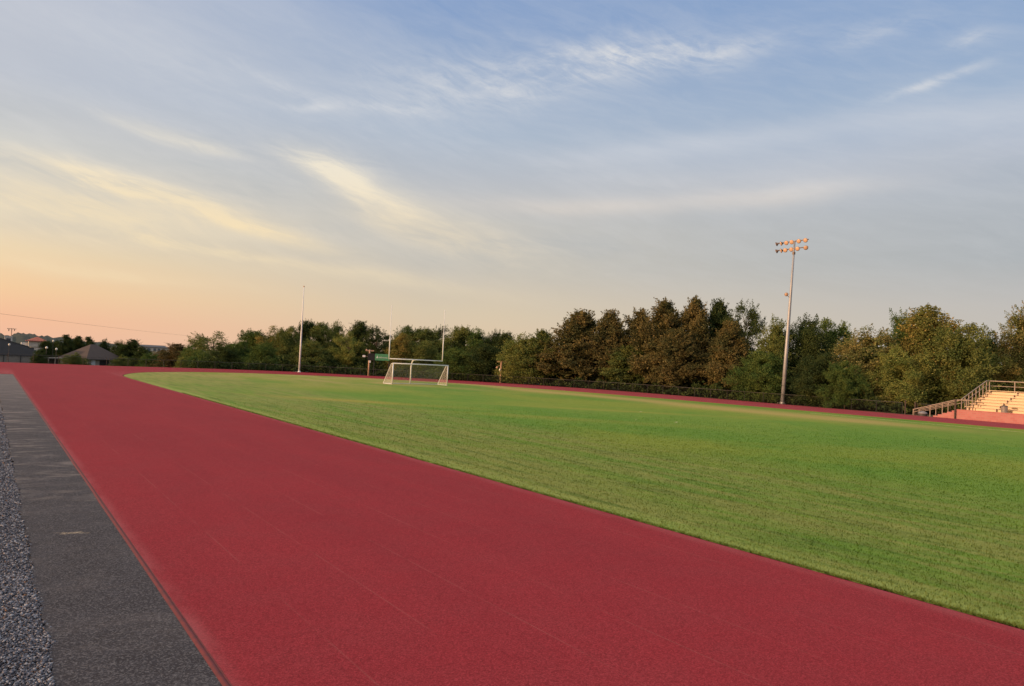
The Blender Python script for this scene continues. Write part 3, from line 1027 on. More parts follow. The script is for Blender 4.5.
TREES = [
(12.4, 249.7, -3.80, 5.2, 2.6, 'broad', 'dark', 'small dark tree left of the grey shelter roof'),
(15.3, 274.6, -3.80, 7.5, 3.2, 'upright', 'dark', 'narrow dark tree rising over the grey shelter roof'),
(18.6, 289.4, -3.80, 7.5, 3.4, 'broad', 'dark', 'dark round tree behind the left eave of the brown roofed house'),
(21.1, 284.2, -3.80, 9.6, 3.7, 'spiky', 'dark', 'tallest spiky dark tree behind the brown roofed house'),
(24.9, 288.9, -3.80, 9.4, 3.8, 'spiky', 'dark', 'spiky dark tree behind the house, just left of its roof peak'),
(28.4, 293.6, -3.80, 9.4, 3.6, 'spiky', 'dark', 'dark tree showing over the house roof peak on its left slope'),
(32.1, 283.2, -3.80, 9.1, 4.4, 'broad', 'dark', 'dark tree behind the right slope of the house roof'),
(35.9, 277.7, -3.80, 8.8, 4.7, 'broad', 'dark', 'dark round tree over the right eave of the house'),
(38.3, 267.3, -3.80, 9.2, 4.9, 'spiky', 'dark', 'spiky dark tree to the right of the house, beside the distant pale block'),
(36.9, 237.2, -3.80, 7.2, 4.2, 'broad', 'dark', 'short dark tree under the distant pale apartment block'),
(34.7, 212.2, -3.80, 5.5, 5.2, 'bush', 'green', 'low green bushy tree below the distant pale apartment block'),
(39.4, 221.5, -3.76, 6.3, 5.0, 'broad', 'rustdark', 'low brownish tree right of the distant pale apartment block'),
(38.9, 201.3, -3.79, 8.2, 4.8, 'spiky', 'rustdark', 'spiky reddish brown tree on the left of the far tree line'),
(38.4, 181.0, -3.80, 8.2, 4.2, 'broad', 'green', 'small dark green tree left of the tall loose crowned tree'),
(34.9, 158.2, -2.23, 5.4, 4.5, 'bush', 'green', 'green bushy tree at the foot of the tall loose crowned tree'),
(39.6, 167.4, -3.36, 10.7, 6.8, 'loose', 'olive', 'tall tree with a thin loose crown, leftmost of the tall trees'),
(37.8, 150.3, -1.07, 5.4, 4.7, 'broad', 'dark', 'dark green tree under the right side of the loose crowned tree'),
(41.0, 152.6, -1.33, 7.1, 4.1, 'broad', 'green', 'mid green tree between the loose crowned tree and the flagpole, shorter one'),
(45.3, 158.7, -1.79, 9.7, 4.4, 'upright', 'green', 'upright green tree with a forked top left of the golden thin tree'),
(43.9, 145.5, -0.41, 5.9, 4.4, 'broad', 'green', 'green rounded tree in front, left of the golden thin tree'),
(49.0, 154.4, -0.93, 9.9, 5.2, 'loose', 'gold', 'thin golden leaved tree left of the bare flagpole'),
(50.0, 149.9, -0.50, 9.2, 4.3, 'broad', 'olive', 'olive tree just left of the bare flagpole'),
(55.6, 155.4, -0.32, 11.0, 4.1, 'upright', 'dark', 'tall dark tree directly behind the bare flagpole'),
(56.7, 149.6, -0.12, 10.1, 3.6, 'upright', 'olive', 'slim olive tree first to the right of the bare flagpole'),
(61.4, 153.1, -0.00, 10.9, 4.2, 'broad', 'olive', 'tall olive tree second to the right of the bare flagpole'),
(51.6, 140.9, -0.04, 6.2, 6.4, 'broad', 'olive', 'wide low olive tree in front, at the foot of the bare flagpole'),
(57.0, 135.5, -0.00, 8.2, 4.5, 'loose', 'yellow', 'yellow green tree standing forward between flagpole and green sign'),
(63.9, 146.7, -0.00, 10.7, 3.7, 'upright', 'dark', 'dark upright tree behind the yellow green one'),
(65.7, 141.5, -0.00, 9.9, 4.9, 'loose', 'dark', 'dark loose topped tree behind the green sign'),
(65.5, 135.0, -0.00, 7.0, 3.5, 'broad', 'dark', 'short dark tree behind the left upright of the goal post'),
(69.4, 135.2, -0.00, 9.9, 5.6, 'broad', 'green', 'green tree with a bushy top between the goal post uprights, left one'),
(64.4, 127.7, -0.00, 8.1, 3.8, 'upright', 'gold', 'golden leaved tree just right of the left goal post upright'),
(72.8, 133.4, -0.00, 9.9, 5.3, 'upright', 'olive', 'tall olive tree centred between the goal post uprights'),
(77.7, 136.4, -0.00, 10.7, 3.8, 'loose', 'dark', 'dark loose tree behind the right goal post upright'),
(67.5, 124.9, -0.00, 6.9, 6.0, 'broad', 'olive', 'round olive brown tree behind the white soccer goal'),
(76.7, 126.6, -0.00, 10.4, 4.4, 'upright', 'olive', 'tall olive topped tree right of the right goal post upright'),
(78.7, 123.0, -0.00, 10.5, 4.7, 'broad', 'green', 'tall green tree midway between goal post and wooden T post'),
(81.5, 121.2, -0.00, 10.3, 4.3, 'broad', 'dark', 'dark green tree above the wooden T post'),
(82.4, 118.1, -0.00, 9.9, 3.5, 'upright', 'dark', 'slim dark tree behind the golden green tree by the wooden post'),
(70.9, 117.3, -0.00, 6.0, 6.3, 'broad', 'green', 'low dark green tree in front, right of the soccer goal'),
(75.1, 114.6, -0.00, 6.8, 6.3, 'broad', 'dark', 'low wide dark tree in front, left of the wooden T post'),
(77.2, 105.9, -0.00, 8.9, 6.0, 'broad', 'yellow', 'golden green bushy tree beside the wooden T post'),
(80.0, 103.7, -0.00, 9.8, 5.3, 'pine', 'olive', 'olive dark pine second to the right of the wooden T post'),
(83.6, 98.2, -0.00, 13.5, 7.9, 'pine', 'pine', 'brown pine, left one of the twin round topped pines'),
(86.8, 94.0, -0.00, 13.6, 6.1, 'pine', 'pine', 'brown pine, right one of the twin round topped pines'),
(91.2, 91.2, -0.00, 14.1, 6.1, 'pine', 'pine', 'brown pine just right of the twin round topped pines'),
(89.0, 83.4, -0.00, 15.2, 7.0, 'pine', 'pine', 'tallest brown pine in the middle of the pine stand'),
(91.6, 79.0, -0.00, 15.6, 6.5, 'pine', 'pine', 'tall spiky topped brown pine right of the tallest one'),
(95.3, 77.7, -0.00, 15.4, 5.2, 'pine', 'dark', 'dark pine behind the front brown pines'),
(94.5, 72.3, -0.00, 15.1, 4.7, 'loose', 'dark', 'dark thin topped tree at the right end of the pine stand'),
(87.9, 69.3, -0.00, 11.3, 5.0, 'pine', 'pine', 'shorter brown pine standing forward at the right end of the pine stand'),
(85.7, 78.2, -0.00, 10.1, 6.3, 'pine', 'pine', 'shorter brown pine standing forward under the tallest pine'),
(86.6, 88.7, -0.00, 7.4, 5.9, 'pine', 'olive', 'low olive pine in the gap right of the twin pines'),
(90.0, 63.3, -0.00, 12.2, 4.7, 'broad', 'olive', 'olive gold tree just left of the tall floodlight mast'),
(93.8, 61.2, -0.00, 12.7, 5.5, 'broad', 'dark', 'dark tree just right of the tall floodlight mast'),
(99.8, 61.1, -0.00, 12.4, 5.3, 'broad', 'green', 'green tree set back to the right of the floodlight mast'),
(84.9, 61.8, -0.00, 6.9, 5.1, 'broad', 'green', 'low dark green tree at the foot of the floodlight mast, left side'),
(91.0, 50.3, -0.00, 10.6, 7.3, 'broad', 'rust', 'wide round brown olive tree right of the floodlight mast'),
(99.1, 50.0, -0.00, 13.3, 4.9, 'broad', 'green', 'tall green tree set back behind the rusty topped tree'),
(94.9, 44.8, -0.00, 13.2, 5.6, 'upright', 'gold', 'tall rusty gold topped tree left of the bleachers'),
(88.2, 45.0, -0.00, 8.1, 5.0, 'broad', 'yellow', 'low yellow green tree by the gap in the fence'),
(92.7, 40.1, -0.00, 10.8, 5.8, 'broad', 'olive', 'large olive tree behind the bleacher stairs'),
(104.9, 42.1, -0.00, 11.1, 4.5, 'broad', 'dark', 'dark tree behind the top corner of the bleachers'),
(101.5, 37.0, -0.00, 14.0, 5.1, 'broad', 'rust', 'tall brown leaved tree over the bleachers at the right edge'),
(97.3, 36.7, -0.00, 7.1, 4.2, 'broad', 'gold', 'low golden olive tree behind the back rail of the bleachers'),
(84.8, 53.0, -0.00, 6.7, 5.7, 'broad', 'dark', 'low dark tree by the fence right of the floodlight mast'),
(83.7, 49.1, -0.00, 5.8, 4.8, 'bush', 'green', 'dense dark green shrub by the fence under the round brown tree'),
(101.2, 31.7, -0.00, 13.2, 6.3, 'broad', 'olive', 'olive tree behind the hidden part of the bleachers'),
(104.2, 28.4, -0.00, 13.9, 6.9, 'broad', 'dark', 'dark tree behind the hidden far end of the bleachers'),
(21.2, 251.1, -3.80, 4.2, 6.1, 'bush', 'olive', 'wide olive bush in front of the house, under its lit roof slope'),
(33.1, 249.8, -3.80, 4.2, 4.3, 'bush', 'olive', "round olive bush right of the house's dark doorway"),
(11.5, 245.7, -3.80, 4.4, 3.1, 'bush', 'dark', 'dark bush between the grey metal building and the grey shelter'),
(31.2, 154.9, -1.73, 3.4, 2.7, 'bush', 'yellow', 'small yellowish shrub at the fence left of the loose crowned tree'),
]
count = {}
for (x_, y_, z_, h_, w_, kind, leaf, lab) in TREES:
    i = count.get(kind, 0)
    count[kind] = i + 1
    key = (kind, (i * 2 + i // 3) % len([k_ for k_ in PROTO if k_[0] == kind]))
    root, wid, used = PROTO[key]
    o = root if not used else copy_tree(root)
    used.append(1)
    o.location = (x_, y_, z_)
    o.rotation_euler = (0, 0, 1.7 * i + .4 * len(lab))
    s_ = {'spiky': 1.9, 'upright': 1.65}.get(kind, 1.5) * w_ / wid
    o.scale = (s_, s_ * (.95 + .15 * math.sin(i * 2.1)), h_ / 10 * (1.0 if x_ > 78 else 1.035))
    o['label'] = lab
    o['category'] = 'shrub' if kind == 'bush' else 'tree'
    o['group'] = 'pines in the brown pine stand' if kind == 'pine' else ('bushes at the foot of the trees' if kind == 'bush' else 'trees round the running track')
    for ch in o.children:
        if ch.name.startswith('crown'):
            ch.material_slots[0].link = 'OBJECT'
            ch.material_slots[0].material = LEAF[leaf]

for key, (root, wid, used) in PROTO.items():
    if not used:
        for ch in list(root.children):
            bpy.data.objects.remove(ch)
        bpy.data.objects.remove(root)


# undergrowth along the foot of the trees, and the wood behind them
def leafmass(name, path, n, w0, w1, hfun, s0, s1, mat, label):
    P = np.array(path, dtype=float)
    seg = np.diff(P, axis=0)
    L_ = np.hypot(seg[:, 0], seg[:, 1])
    cum = np.concatenate([[0], np.cumsum(L_)])
    s = rng.uniform(0, cum[-1], n)
    i = np.clip(np.searchsorted(cum, s) - 1, 0, len(seg) - 1)
    f = (s - cum[i]) / L_[i]
    base_ = P[i] + seg[i] * f[:, None]
    nrm = np.stack([-seg[i, 1], seg[i, 0]], 1) / L_[i][:, None]
    off = rng.uniform(w0, w1, n)
    q = base_ - nrm * -1 * off[:, None] if False else base_ + nrm * off[:, None]
    hh = np.array([hfun(a, b_) for a, b_ in zip(s, off)])
    zg = np.array([ground_z(a, b_) for a, b_ in q])
    z = zg + hh * rng.uniform(.02, 1, n) ** .7
    C = np.stack([q[:, 0], q[:, 1], z], 1)
    V, F = cards(C, rng.uniform(s0, s1, n), .3)
    o = npmesh(name, V, F, mat, rng.uniform(0, 1, n), 'stuff')
    o['label'] = label
    return o


fence_path = catmull([(16, 133.9), (24, 136.2), (34, 137.7), (45.2, 135.3), (56.2, 126.7), (65.6, 116.6), (72.2, 108.7), (79.7, 93), (82.2, 75), (82.0, 60), (82.5, 50), (82.75, 41.8)], 5)
rev = fence_path[::-1]
lump = lambda s, o_: max(.25, 1.15 + .7 * math.sin(s * .55) * math.sin(s * .21 + 1) + .5 * math.sin(s * 1.7 + o_))
leafmass('undergrowth', [p for p in fence_path if p[0] > 28], 26000, 1.2, 4.5, lump, .16, .34, LEAF['dark'], 'dark undergrowth along the foot of the trees behind the fence')
leafmass('undergrowth', [p for p in fence_path if p[0] > 40], 22000, 5, 15, lambda s, o_: 2.4 + 1.0 * math.sin(s * .37 + o_), .25, .5, LEAF['dark'], 'dark brush under the trees, further back from the fence')
back = [(64, 215), (75, 190), (88, 160), (100, 140), (112, 118), (120, 95), (122, 70), (124, 50), (124, 20), (122, -5)]
tall = lambda s, o_: 5.2 + 1.6 * math.sin(s * .23) + 1.1 * math.sin(s * .61 + o_)
leafmass('woods', [p for p in back], 30000, -3, 6, tall, .5, 1.0, LEAF['dark'], 'dark wood seen through the gaps between the trees')

# ------------------------------------------------------------------ fence round the oval
m_black = pm('black_vinyl', (.022, .020, .020), .6, .25, 6)
m_railg = pm('dull_rail', (.062, .058, .054), .6, .2, 5)
m_brownpost = pm('weathered_post', (.060, .042, .034), .8, .3, 5)

m_mesh, t, b = newmat('chain_link')
uv = t.new('ShaderNodeUVMap').outputs[0]
ux, uy, _ = t.sep(uv)
d1 = t.m('ABSOLUTE', t.sub(t.m('FRACT', t.mul(t.add(ux, uy), 14.0)), .5))
d2 = t.m('ABSOLUTE', t.sub(t.m('FRACT', t.mul(t.sub(ux, uy), 14.0)), .5))
wire = t.m('LESS_THAN', t.m('MINIMUM', d1, d2), .028)
b.inputs['Base Color'].default_value = (.012, .012, .012, 1)
b.inputs['Specular IOR Level'].default_value = .1
t.put(b.inputs['Alpha'], wire)


def ribbon(name, path, z0, z1, mat, parent, zf=None):
    """thin woven sheet along a path with metre UVs"""
    me = bpy.data.meshes.new(name)
    vs, fs, uvs = [], [], []
    s = 0
    for i, p in enumerate(path):
        if i:
            s += math.hypot(p[0] - path[i - 1][0], p[1] - path[i - 1][1])
        g = zf(*p) if zf else 0
        vs += [(p[0], p[1], g + z0), (p[0], p[1], g + z1)]
        uvs += [(s, z0), (s, z1)]
    fs = [(2 * i, 2 * i + 2, 2 * i + 3, 2 * i + 1) for i in range(len(path) - 1)]
    me.from_pydata(vs, [], fs)
    u_ = me.uv_layers.new(name='UVMap')
    for l_ in me.loops:
        u_.data[l_.index].uv = uvs[l_.vertex_index]
    me.materials.append(mat)
    o = bpy.data.objects.new(name, me)
    col.objects.link(o)
    o.parent = parent
    return o


def resample(path, step):
    P = np.array(path, dtype=float)
    L_ = np.hypot(*np.diff(P, axis=0).T)
    cum = np.concatenate([[0], np.cumsum(L_)])
    s = np.arange(0, cum[-1] + 1e-6, cum[-1] / round(cum[-1] / step))
    return [(float(np.interp(a, cum, P[:, 0])), float(np.interp(a, cum, P[:, 1]))) for a in s]


def fence(path, label, h=1.2, step=2.9, postmat=None):
    root = thing('chain_link_fence', label, 'fence', (path[0][0], path[0][1], 0))
    ox, oy = path[0]
    pts = [(a - ox, b_ - oy) for a, b_ in resample(path, step)]
    for (a, b_) in pts:
        MB().tube([(a, b_, -.3), (a, b_, h + .03)], .036, 7).build('post', postmat or m_black, root)
    MB().tube([(a, b_, h) for a, b_ in pts], .024, 6).build('top_rail', m_railg, root)
    ribbon('mesh_panel', [(a, b_ + .03) for a, b_ in pts], .03, h - .03, m_mesh, root)
    return root


fence(fence_path, 'long low black chain link fence running in front of the trees up to the gap')
fence([(-14, 134.6), (-2, 134.4), (8, 134.0), (15.6, 133.9)], 'low fence with brown posts across the far end of the red track', 1.25, 3.2, m_brownpost)
g = thing('gate_post', 'thick brown post left of the gap in the fence', 'gate post', (82.85, 41.55, 0), group='posts of the fence gap')
MB().tube([(0, 0, -.3), (0, 0, 1.42)], .075, 10).tube([(0, 0, 1.42), (0, 0, 1.47)], [.085, .05], 10).build('post', m_brownpost, g)
g = thing('gate_post', 'thick brown post right of the gap in the fence, near the stairs', 'gate post', (81.75, 39.95, 0), group='posts of the fence gap')
MB().tube([(0, 0, -.3), (0, 0, 1.36)], .075, 10).tube([(0, 0, 1.36), (0, 0, 1.41)], [.085, .05], 10).build('post', m_brownpost, g)
fence([(81.9, 39.8), (83.6, 37.2)], 'short piece of fence between the gap and the bleacher stairs', 1.2, 3.0, m_brownpost)

# small white marker leaning at the fence
mk = MB()
mk.lathe([(.13, 0), (.13, .03), (.055, .06), (.05, .42), (.02, .46)], 10, Matrix.Rotation(R(-9), 4, 'Y'))
mo = mk.build('marker_post', pm('chalky_white', (.62, .60, .52), .7, .12))
mo.location = (83.6, 58.2, 0)
tag(mo, 'small white marker post at the foot of the fence left of the floodlight mast', 'marker')

# ------------------------------------------------------------------ masts, poles, goals
m_galv = pm('galvanised_steel', (.31, .32, .35), .5, .12, 1.2, .35)
m_white = pm('white_paint', (.66, .67, .68), .45, .07, 2.5)
m_wood = pm('pole_timber', (.42, .27, .19), .85, .22, 3)
m_dark = pm('dark_metal', (.045, .042, .042), .6, .2)
m_lens = pm('lamp_glass', (.56, .36, .25), .25, .15, 9)
m_hous = pm('lamp_housing', (.17, .12, .10), .5, .2, 8)


def lamp_head(parent, at, aim, r=.27, name='floodlight'):
    """bowl reflector with a glass front"""
    q = Vector(aim).normalized().to_track_quat('Z', 'Y').to_matrix().to_4x4()
    M = Matrix.Translation(at) @ q
    h = MB().lathe([(.07, -.42), (.09, -.26), (.16, -.18), (r * .92, -.03), (r, 0.0), (r, .02), (r * .9, .022)], 14, M).build(name, m_hous, parent, True)
    MB().lathe([(r * .9, .012), (r * .9, .03), (r * .55, .055), (.02, .065)], 14, M).build('lens', m_lens, h, True)
    return h


MX, MY = 83.12, 57.17
mast = thing('floodlight_mast', 'tall steel floodlight mast with two rows of lamps', 'floodlight mast', (MX, MY, 0))
MB().tube([(0, 0, -.3), (0, 0, 7), (0, 0, 14), (0, 0, 20.9)], [.27, .225, .165, .11], 14).build('pole', m_galv, mast, True)
MB().lathe([(.42, 0), (.42, .05), (.30, .06), (.30, .16)], 14).build('base_flange', m_galv, mast)
arm = Vector((-.175, -.985, 0))
facing = Vector((-.93, -.25, -.33))
for zz, offs, name in ((20.85, (-3.0, -2.2, -1.27, -.36, .82, 1.9), 'upper'), (19.9, (-2.9, -2.1, -1.35, -.33, .69, 2.04), 'lower')):
    ca = MB().tube([arm * -3.2 + Vector((0, 0, zz)), arm * 2.25 + Vector((0, 0, zz))], .065, 8).build('crossarm', m_hous, mast)
    for i, o_ in enumerate(offs):
        a = {0: Vector((-.35, .95, -.4)), 1: Vector((-.75, .6, -.35))}.get(i, facing)
        if i == 5 and name == 'lower':
            a = Vector((-.75, -.62, -.42))
        lamp_head(mast, arm * o_ + Vector((-.20, -.03, zz - .12)), a, .29)
MB().box((0, 0, 19.3), (.28, .28, .3)).build('junction_box', m_hous, mast)
mast.rotation_mode = 'QUATERNION'
mast.rotation_quaternion = Quaternion((.82, .57, 0), R(2.0))
br = MB().tube([(0, 0, 13.5), (-.45, .22, 13.85)], .04, 6).build('bracket', m_hous, mast)
lamp_head(mast, Vector((-.5, .28, 13.95)), Vector((-.6, -.7, -.3)), .25)

fp = thing('flagpole', 'tall slim white flagpole without a flag, behind the bend of the track', 'flagpole', (46.75, 133.2, 0))
MB().tube([(0, 0, -.3), (0, 0, 5), (0, 0, 10), (0, 0, 15.6)], [.17, .145, .11, .07], 12).build('pole', m_white, fp, True)
MB().lathe([(.02, 15.6), (.11, 15.68), (.13, 15.76), (.10, 15.85), (.02, 15.9)], 12).build('finial', m_wood, fp, True)
MB().lathe([(.34, 0), (.34, .05), (.22, .09), (.18, .22)], 14).build('base_collar', m_white, fp)

# gooseneck football goal post
gp = thing('goal_post', 'white gooseneck football goal post with two tall uprights', 'goal post', (48.3, 92.44, 0))
cx, cy_, cz = -.25, -1.9, 3.30
MB().tube([(0, 0, -.3), (0, 0, 2.2), (0, -.12, 2.75), (-.06, -.5, 3.12), (-.16, -1.1, 3.27), (cx, cy_, cz)], [.105, .105, .10, .095, .09, .085], 12).build('gooseneck', m_white, gp, True)
MB().tube([(cx - 4.12, cy_, cz), (cx + 4.12, cy_, cz)], .072, 10).build('crossbar', m_white, gp, True)
for s_ in (-1, 1):
    MB().tube([(cx + s_ * 4.12, cy_, cz - .06), (cx + s_ * 4.12, cy_, 6.1), (cx + s_ * 4.12, cy_, 6.15), (cx + s_ * 4.12, cy_, 10.5)], [.08, .075, .05, .045], 8).build('upright', m_white, gp, True)

# soccer goal
m_net, t, b = newmat('goal_net')
uv = t.new('ShaderNodeUVMap').outputs[0]
ux, uy, _ = t.sep(uv)
d1 = t.m('ABSOLUTE', t.sub(t.m('FRACT', t.mul(ux, 8.0)), .5))
d2 = t.m('ABSOLUTE', t.sub(t.m('FRACT', t.mul(uy, 8.0)), .5))
t.put(b.inputs['Alpha'], t.m('LESS_THAN', t.m('MINIMUM', d1, d2), .05))
b.inputs['Base Color'].default_value = (.62, .60, .57, 1)
b.inputs['Roughness'].default_value = .8

sg = thing('soccer_goal', 'white soccer goal with a net on the grass before the goal post', 'soccer goal', (42.85, 87.0, 0), math.atan2(.06, 1.0))
GW, GH, GD, GT = 8.5, 2.72, 2.35, .45
for x_ in (0, GW):
    MB().tube([(x_, 0, .0), (x_, 0, GH)], .075, 10).build('post', m_white, sg, True)
    MB().tube([(x_, 0, GH), (x_, GT, GH - .02), (x_, GD, .06)], .045, 8).build('stay', m_white, sg)
    MB().tube([(x_, 0, .045), (x_, GD, .045)], .035, 8).build('ground_bar', m_white, sg)
MB().tube([(-.075, 0, GH), (GW + .075, 0, GH)], .075, 10).build('crossbar', m_white, sg, True)
MB().tube([(0, GD, .05), (GW, GD, .05)], .035, 8).build('rear_bar', m_white, sg)
MB().tube([(.05, GT, GH - .02), (GW - .05, GT, GH - .02)], .02, 6).build('net_cable', m_white, sg)
nm = bpy.data.meshes.new('net')
nv, nf, nu = [], [], []


def grid(o, u_, v_, nu_, nv_, sag=0.0):
    k0 = len(nv)
    o, u_, v_ = Vector(o), Vector(u_), Vector(v_)
    for j in range(nv_ + 1):
        for i in range(nu_ + 1):
            p = o + u_ * (i / nu_) + v_ * (j / nv_)
            sg_ = sag * math.sin(math.pi * i / nu_) * math.sin(math.pi * j / nv_) * (1 + .4 * math.sin(i * 1.7))
            nv.append((p.x, p.y + sg_, p.z))
            nu.append((u_.length * i / nu_, v_.length * j / nv_))
    for j in range(nv_):
        for i in range(nu_):
            a = k0 + j * (nu_ + 1) + i
            nf.append((a, a + 1, a + nu_ + 2, a + nu_ + 1))


grid((0, GT, GH - .03), (GW, 0, 0), (0, GD - GT, -GH + .09), 20, 10, .22)
grid((0, .04, GH - .03), (GW, 0, 0), (0, GT - .04, 0), 10, 2)
for x_ in (.02, GW - .02):
    k0 = len(nv)
    pts = [(x_, .05, .04), (x_, GD, .05), (x_, GT, GH - .03), (x_, .05, GH - .03)]
    nv += pts
    nu += [(p[1], p[2]) for p in pts]
    nf.append((k0, k0 + 1, k0 + 2, k0 + 3))
nm.from_pydata(nv, [], nf)
ul = nm.uv_layers.new(name='UVMap')
for l_ in nm.loops:
    ul.data[l_.index].uv = nu[l_.vertex_index]
nm.materials.append(m_net)
no = bpy.data.objects.new('net', nm)
col.objects.link(no)
no.parent = sg

# wooden post with speakers, and the green sign board next to it
VR = Vector((.906, -.423, 0))                              # along the boards
post = thing('utility_post', 'wooden post with a short crossbar and lamps beside the green sign board', 'post', (57.14, 125.9, 0))
MB().tube([(0, 0, -.3), (0, 0, 4.75)], [.17, .14], 10).build('post', m_wood, post, True)
MB().box((0, 0, 4.55), (1.55, .16, .22), math.atan2(VR.y, VR.x)).build('crossbar', m_wood, post, bevel=.015)
MB().box(tuple(VR * -.5 + Vector((0, 0, 4.74))), (.34, .3, .16), .4).build('lamp', m_hous, post)
MB().tube([(0, 0, 3.45), tuple(VR * -.85 + Vector((0, 0, 3.5)))], .045, 6).build('side_arm', m_wood, post)
MB().box(tuple(VR * -1.0 + Vector((0, -.05, 3.5))), (.52, .34, .36), math.atan2(VR.y, VR.x)).build('side_lamp', m_white, post, bevel=.03)
MB().box(tuple(VR * .08 + Vector((-.05, -.2, 2.65))), (.34, .24, .62), math.atan2(VR.y, VR.x)).build('switch_box', m_white, post, bevel=.02)

m_green = pm('sign_green', (.075, .270, .130), .55, .08, 2)
sb = thing('sign_board', 'green sign board with worn white lettering next to a black panel', 'sign', (57.14 - VR.x * .5, 125.5 - VR.y * .5, 0), math.atan2(VR.y, VR.x))
MB().box((.66, 0, 3.42), (1.28, .14, 1.26)).build('black_panel', pm('panel_black', (.012, .012, .014), .6, .3), sb, bevel=.015)
gpn = MB().box((2.68, 0, 3.44), (2.66, .12, 1.20)).build('green_panel', m_green, sb, bevel=.015)
lt = MB()
lt.prism([(1.52, -.064, 3.26), (1.98, -.064, 3.26), (1.78, -.064, 3.74)], (0, -.012, 0))
x_ = 2.08
for i, (w_, h_) in enumerate(((.10, .26), (.16, .17), (.06, .30), (.15, .17), (.06, .24), (.18, .15), (.14, .16), (.12, .18), (.15, .15), (.12, .17))):
    lt.box((x_ + w_ / 2, -.068, 3.28 + h_ / 2), (w_ * .72, .014, h_))
    x_ += w_ + .035
lt.build('lettering', pm('sign_white', (.55, .66, .58), .6, .1), gpn)
for a in (1.2, 3.9):
    MB().box((a, .14, 2.0), (.12, .12, 4.0)).build('leg', m_dark, sb)

tp = thing('floodlight_post', 'wooden T shaped post with a small lamp beside the golden green tree', 'post', (74.3, 108.1, 0))
MB().tube([(0, 0, -.3), (0, 0, 3.72)], [.17, .15], 10).build('post', m_wood, tp, True)
MB().box((.12, 0, 3.68), (1.75, .16, .24), math.atan2(-.57, .82)).build('crossbar', m_wood, tp, bevel=.015)
MB().tube([(0, 0, 3.0), (-.35, .2, 2.95), (-.6, .32, 2.7)], .04, 6).build('bracket', m_wood, tp)
lamp_head(tp, Vector((-.68, .3, 2.62)), Vector((-.6, -.75, -.15)), .2, 'lamp')
MB().box((-.24, -.05, 2.2), (.26, .2, .5), .4).build('switch_box', m_white, tp, bevel=.02)

# ------------------------------------------------------------------ bleachers
m_brick, t, b = newmat('pink_block')
P = posn(t)
x, y, z = t.sep(P)
bt = t.new('ShaderNodeTexBrick')
t.put(bt.inputs['Vector'], t.xyz(t.add(y, x), z, 0))
bt.inputs['Scale'].default_value = 1.0
bt.inputs['Brick Width'].default_value = .40
bt.inputs['Row Height'].default_value = .20
bt.inputs['Mortar Size'].default_value = .012
bt.inputs['Color1'].default_value = (.35, .112, .11, 1)
bt.inputs['Color2'].default_value = (.40, .146, .14, 1)
bt.inputs['Mortar'].default_value = (.31, .19, .18, 1)
n = t.noise(P, 1.6, 5, .65)
t.put(b.inputs['Base Color'], t.mix(t.mr(n, .3, .7, 0, .35), bt.outputs[0], (.34, .19, .17, 1)))
b.inputs['Roughness'].default_value = .9
t.put(b.inputs['Normal'], t.bump(bt.outputs['Fac'], -.4, .01))

m_alu = pm('worn_aluminium', (.56, .42, .28), .5, .14, 2.2, .1)
m_rail = pm('rail_metal', (.34, .27, .22), .5, .12, 2, .25)
BY0, BY1 = 6.0, 35.0
bl = thing('bleachers', 'sunlit aluminium bleachers with railings on a pink block wall', 'bleachers', (80.0, BY1, 0))
LY = BY0 - BY1                                             # runs towards -y


def bb(x0, x1, y0, y1, z0, z1):
    return MB().box(((x0 + x1) / 2, (y0 + y1) / 2, (z0 + z1) / 2), (x1 - x0, y1 - y0, z1 - z0))


bb(0, .22, LY, 0, -.3, .93).build('front_wall', m_brick, bl)
bb(-.03, .25, LY, .02, .932, .985).build('wall_coping', m_brick, bl)
bb(.22, 6.6, -.22, 0, -.3, .93).build('end_wall', m_brick, bl)
bb(.25, 1.05, LY, -.22, .80, .905).build('walkway', m_alu, bl)
nrow, dp, rise = 7, .80, .285
for i in range(nrow):
    x0 = .65 + i * dp
    z_ = .90 + i * rise
    r_ = bb(x0, x0 + dp - .02, LY, -.24, z_ - .05, z_).build('footboard', m_alu, bl)
    s_ = MB()
    s_.box((x0 + dp - .20, (LY - .24) / 2, z_ + .40), (.28, abs(LY) - .26, .05))
    s_.box((x0 + dp - .05, (LY - .24) / 2, z_ + .13), (.03, abs(LY) - .30, .25))
    so_ = s_.build('seat_plank', m_alu, bl)
    for j in range(12):
        MB().box((x0 + dp - .22, -.6 - j * 2.5, z_ + .19), (.24, .06, .36)).build('bracket', m_rail, so_)
X2 = .65 + nrow * dp
bb(X2 - .02, X2 + .7, LY, -.24, 2.84, 2.90).build('top_walk', m_alu, bl)
bb(X2 + .70, X2 + .78, LY, -.24, -.3, 2.80).build('back_wall', m_brick, bl)
# end guard rail
top = MB()
top.tube([(.72, -.12, 2.02), (X2 + .05, -.12, 4.02), (X2 + .75, -.12, 4.02)], .045, 8).tube([(.72, -.12, 1.56), (X2 + .05, -.12, 3.52), (X2 + .75, -.12, 3.52)], .03, 6)
er = top.build('end_rail', m_rail, bl)
for i in range(8):
    f_ = i / 7
    xx = .72 + f_ * (X2 + .05 - .72)
    MB().tube([(xx, -.12, .85 + f_ * 1.9), (xx, -.12, 2.02 + f_ * 2.0)], .05, 8).build('rail_post', m_rail, er)
MB().tube([(X2 + .75, -.12, 2.8), (X2 + .75, -.12, 4.05)], .05, 8).build('rail_post', m_rail, er)
bk = MB()
bk.tube([(X2 + .75, -.12, 4.02), (X2 + .75, LY, 4.02)], .045, 8).tube([(X2 + .75, -.12, 3.5), (X2 + .75, LY, 3.5)], .03, 6)
bkr = bk.build('back_rail', m_rail, bl)
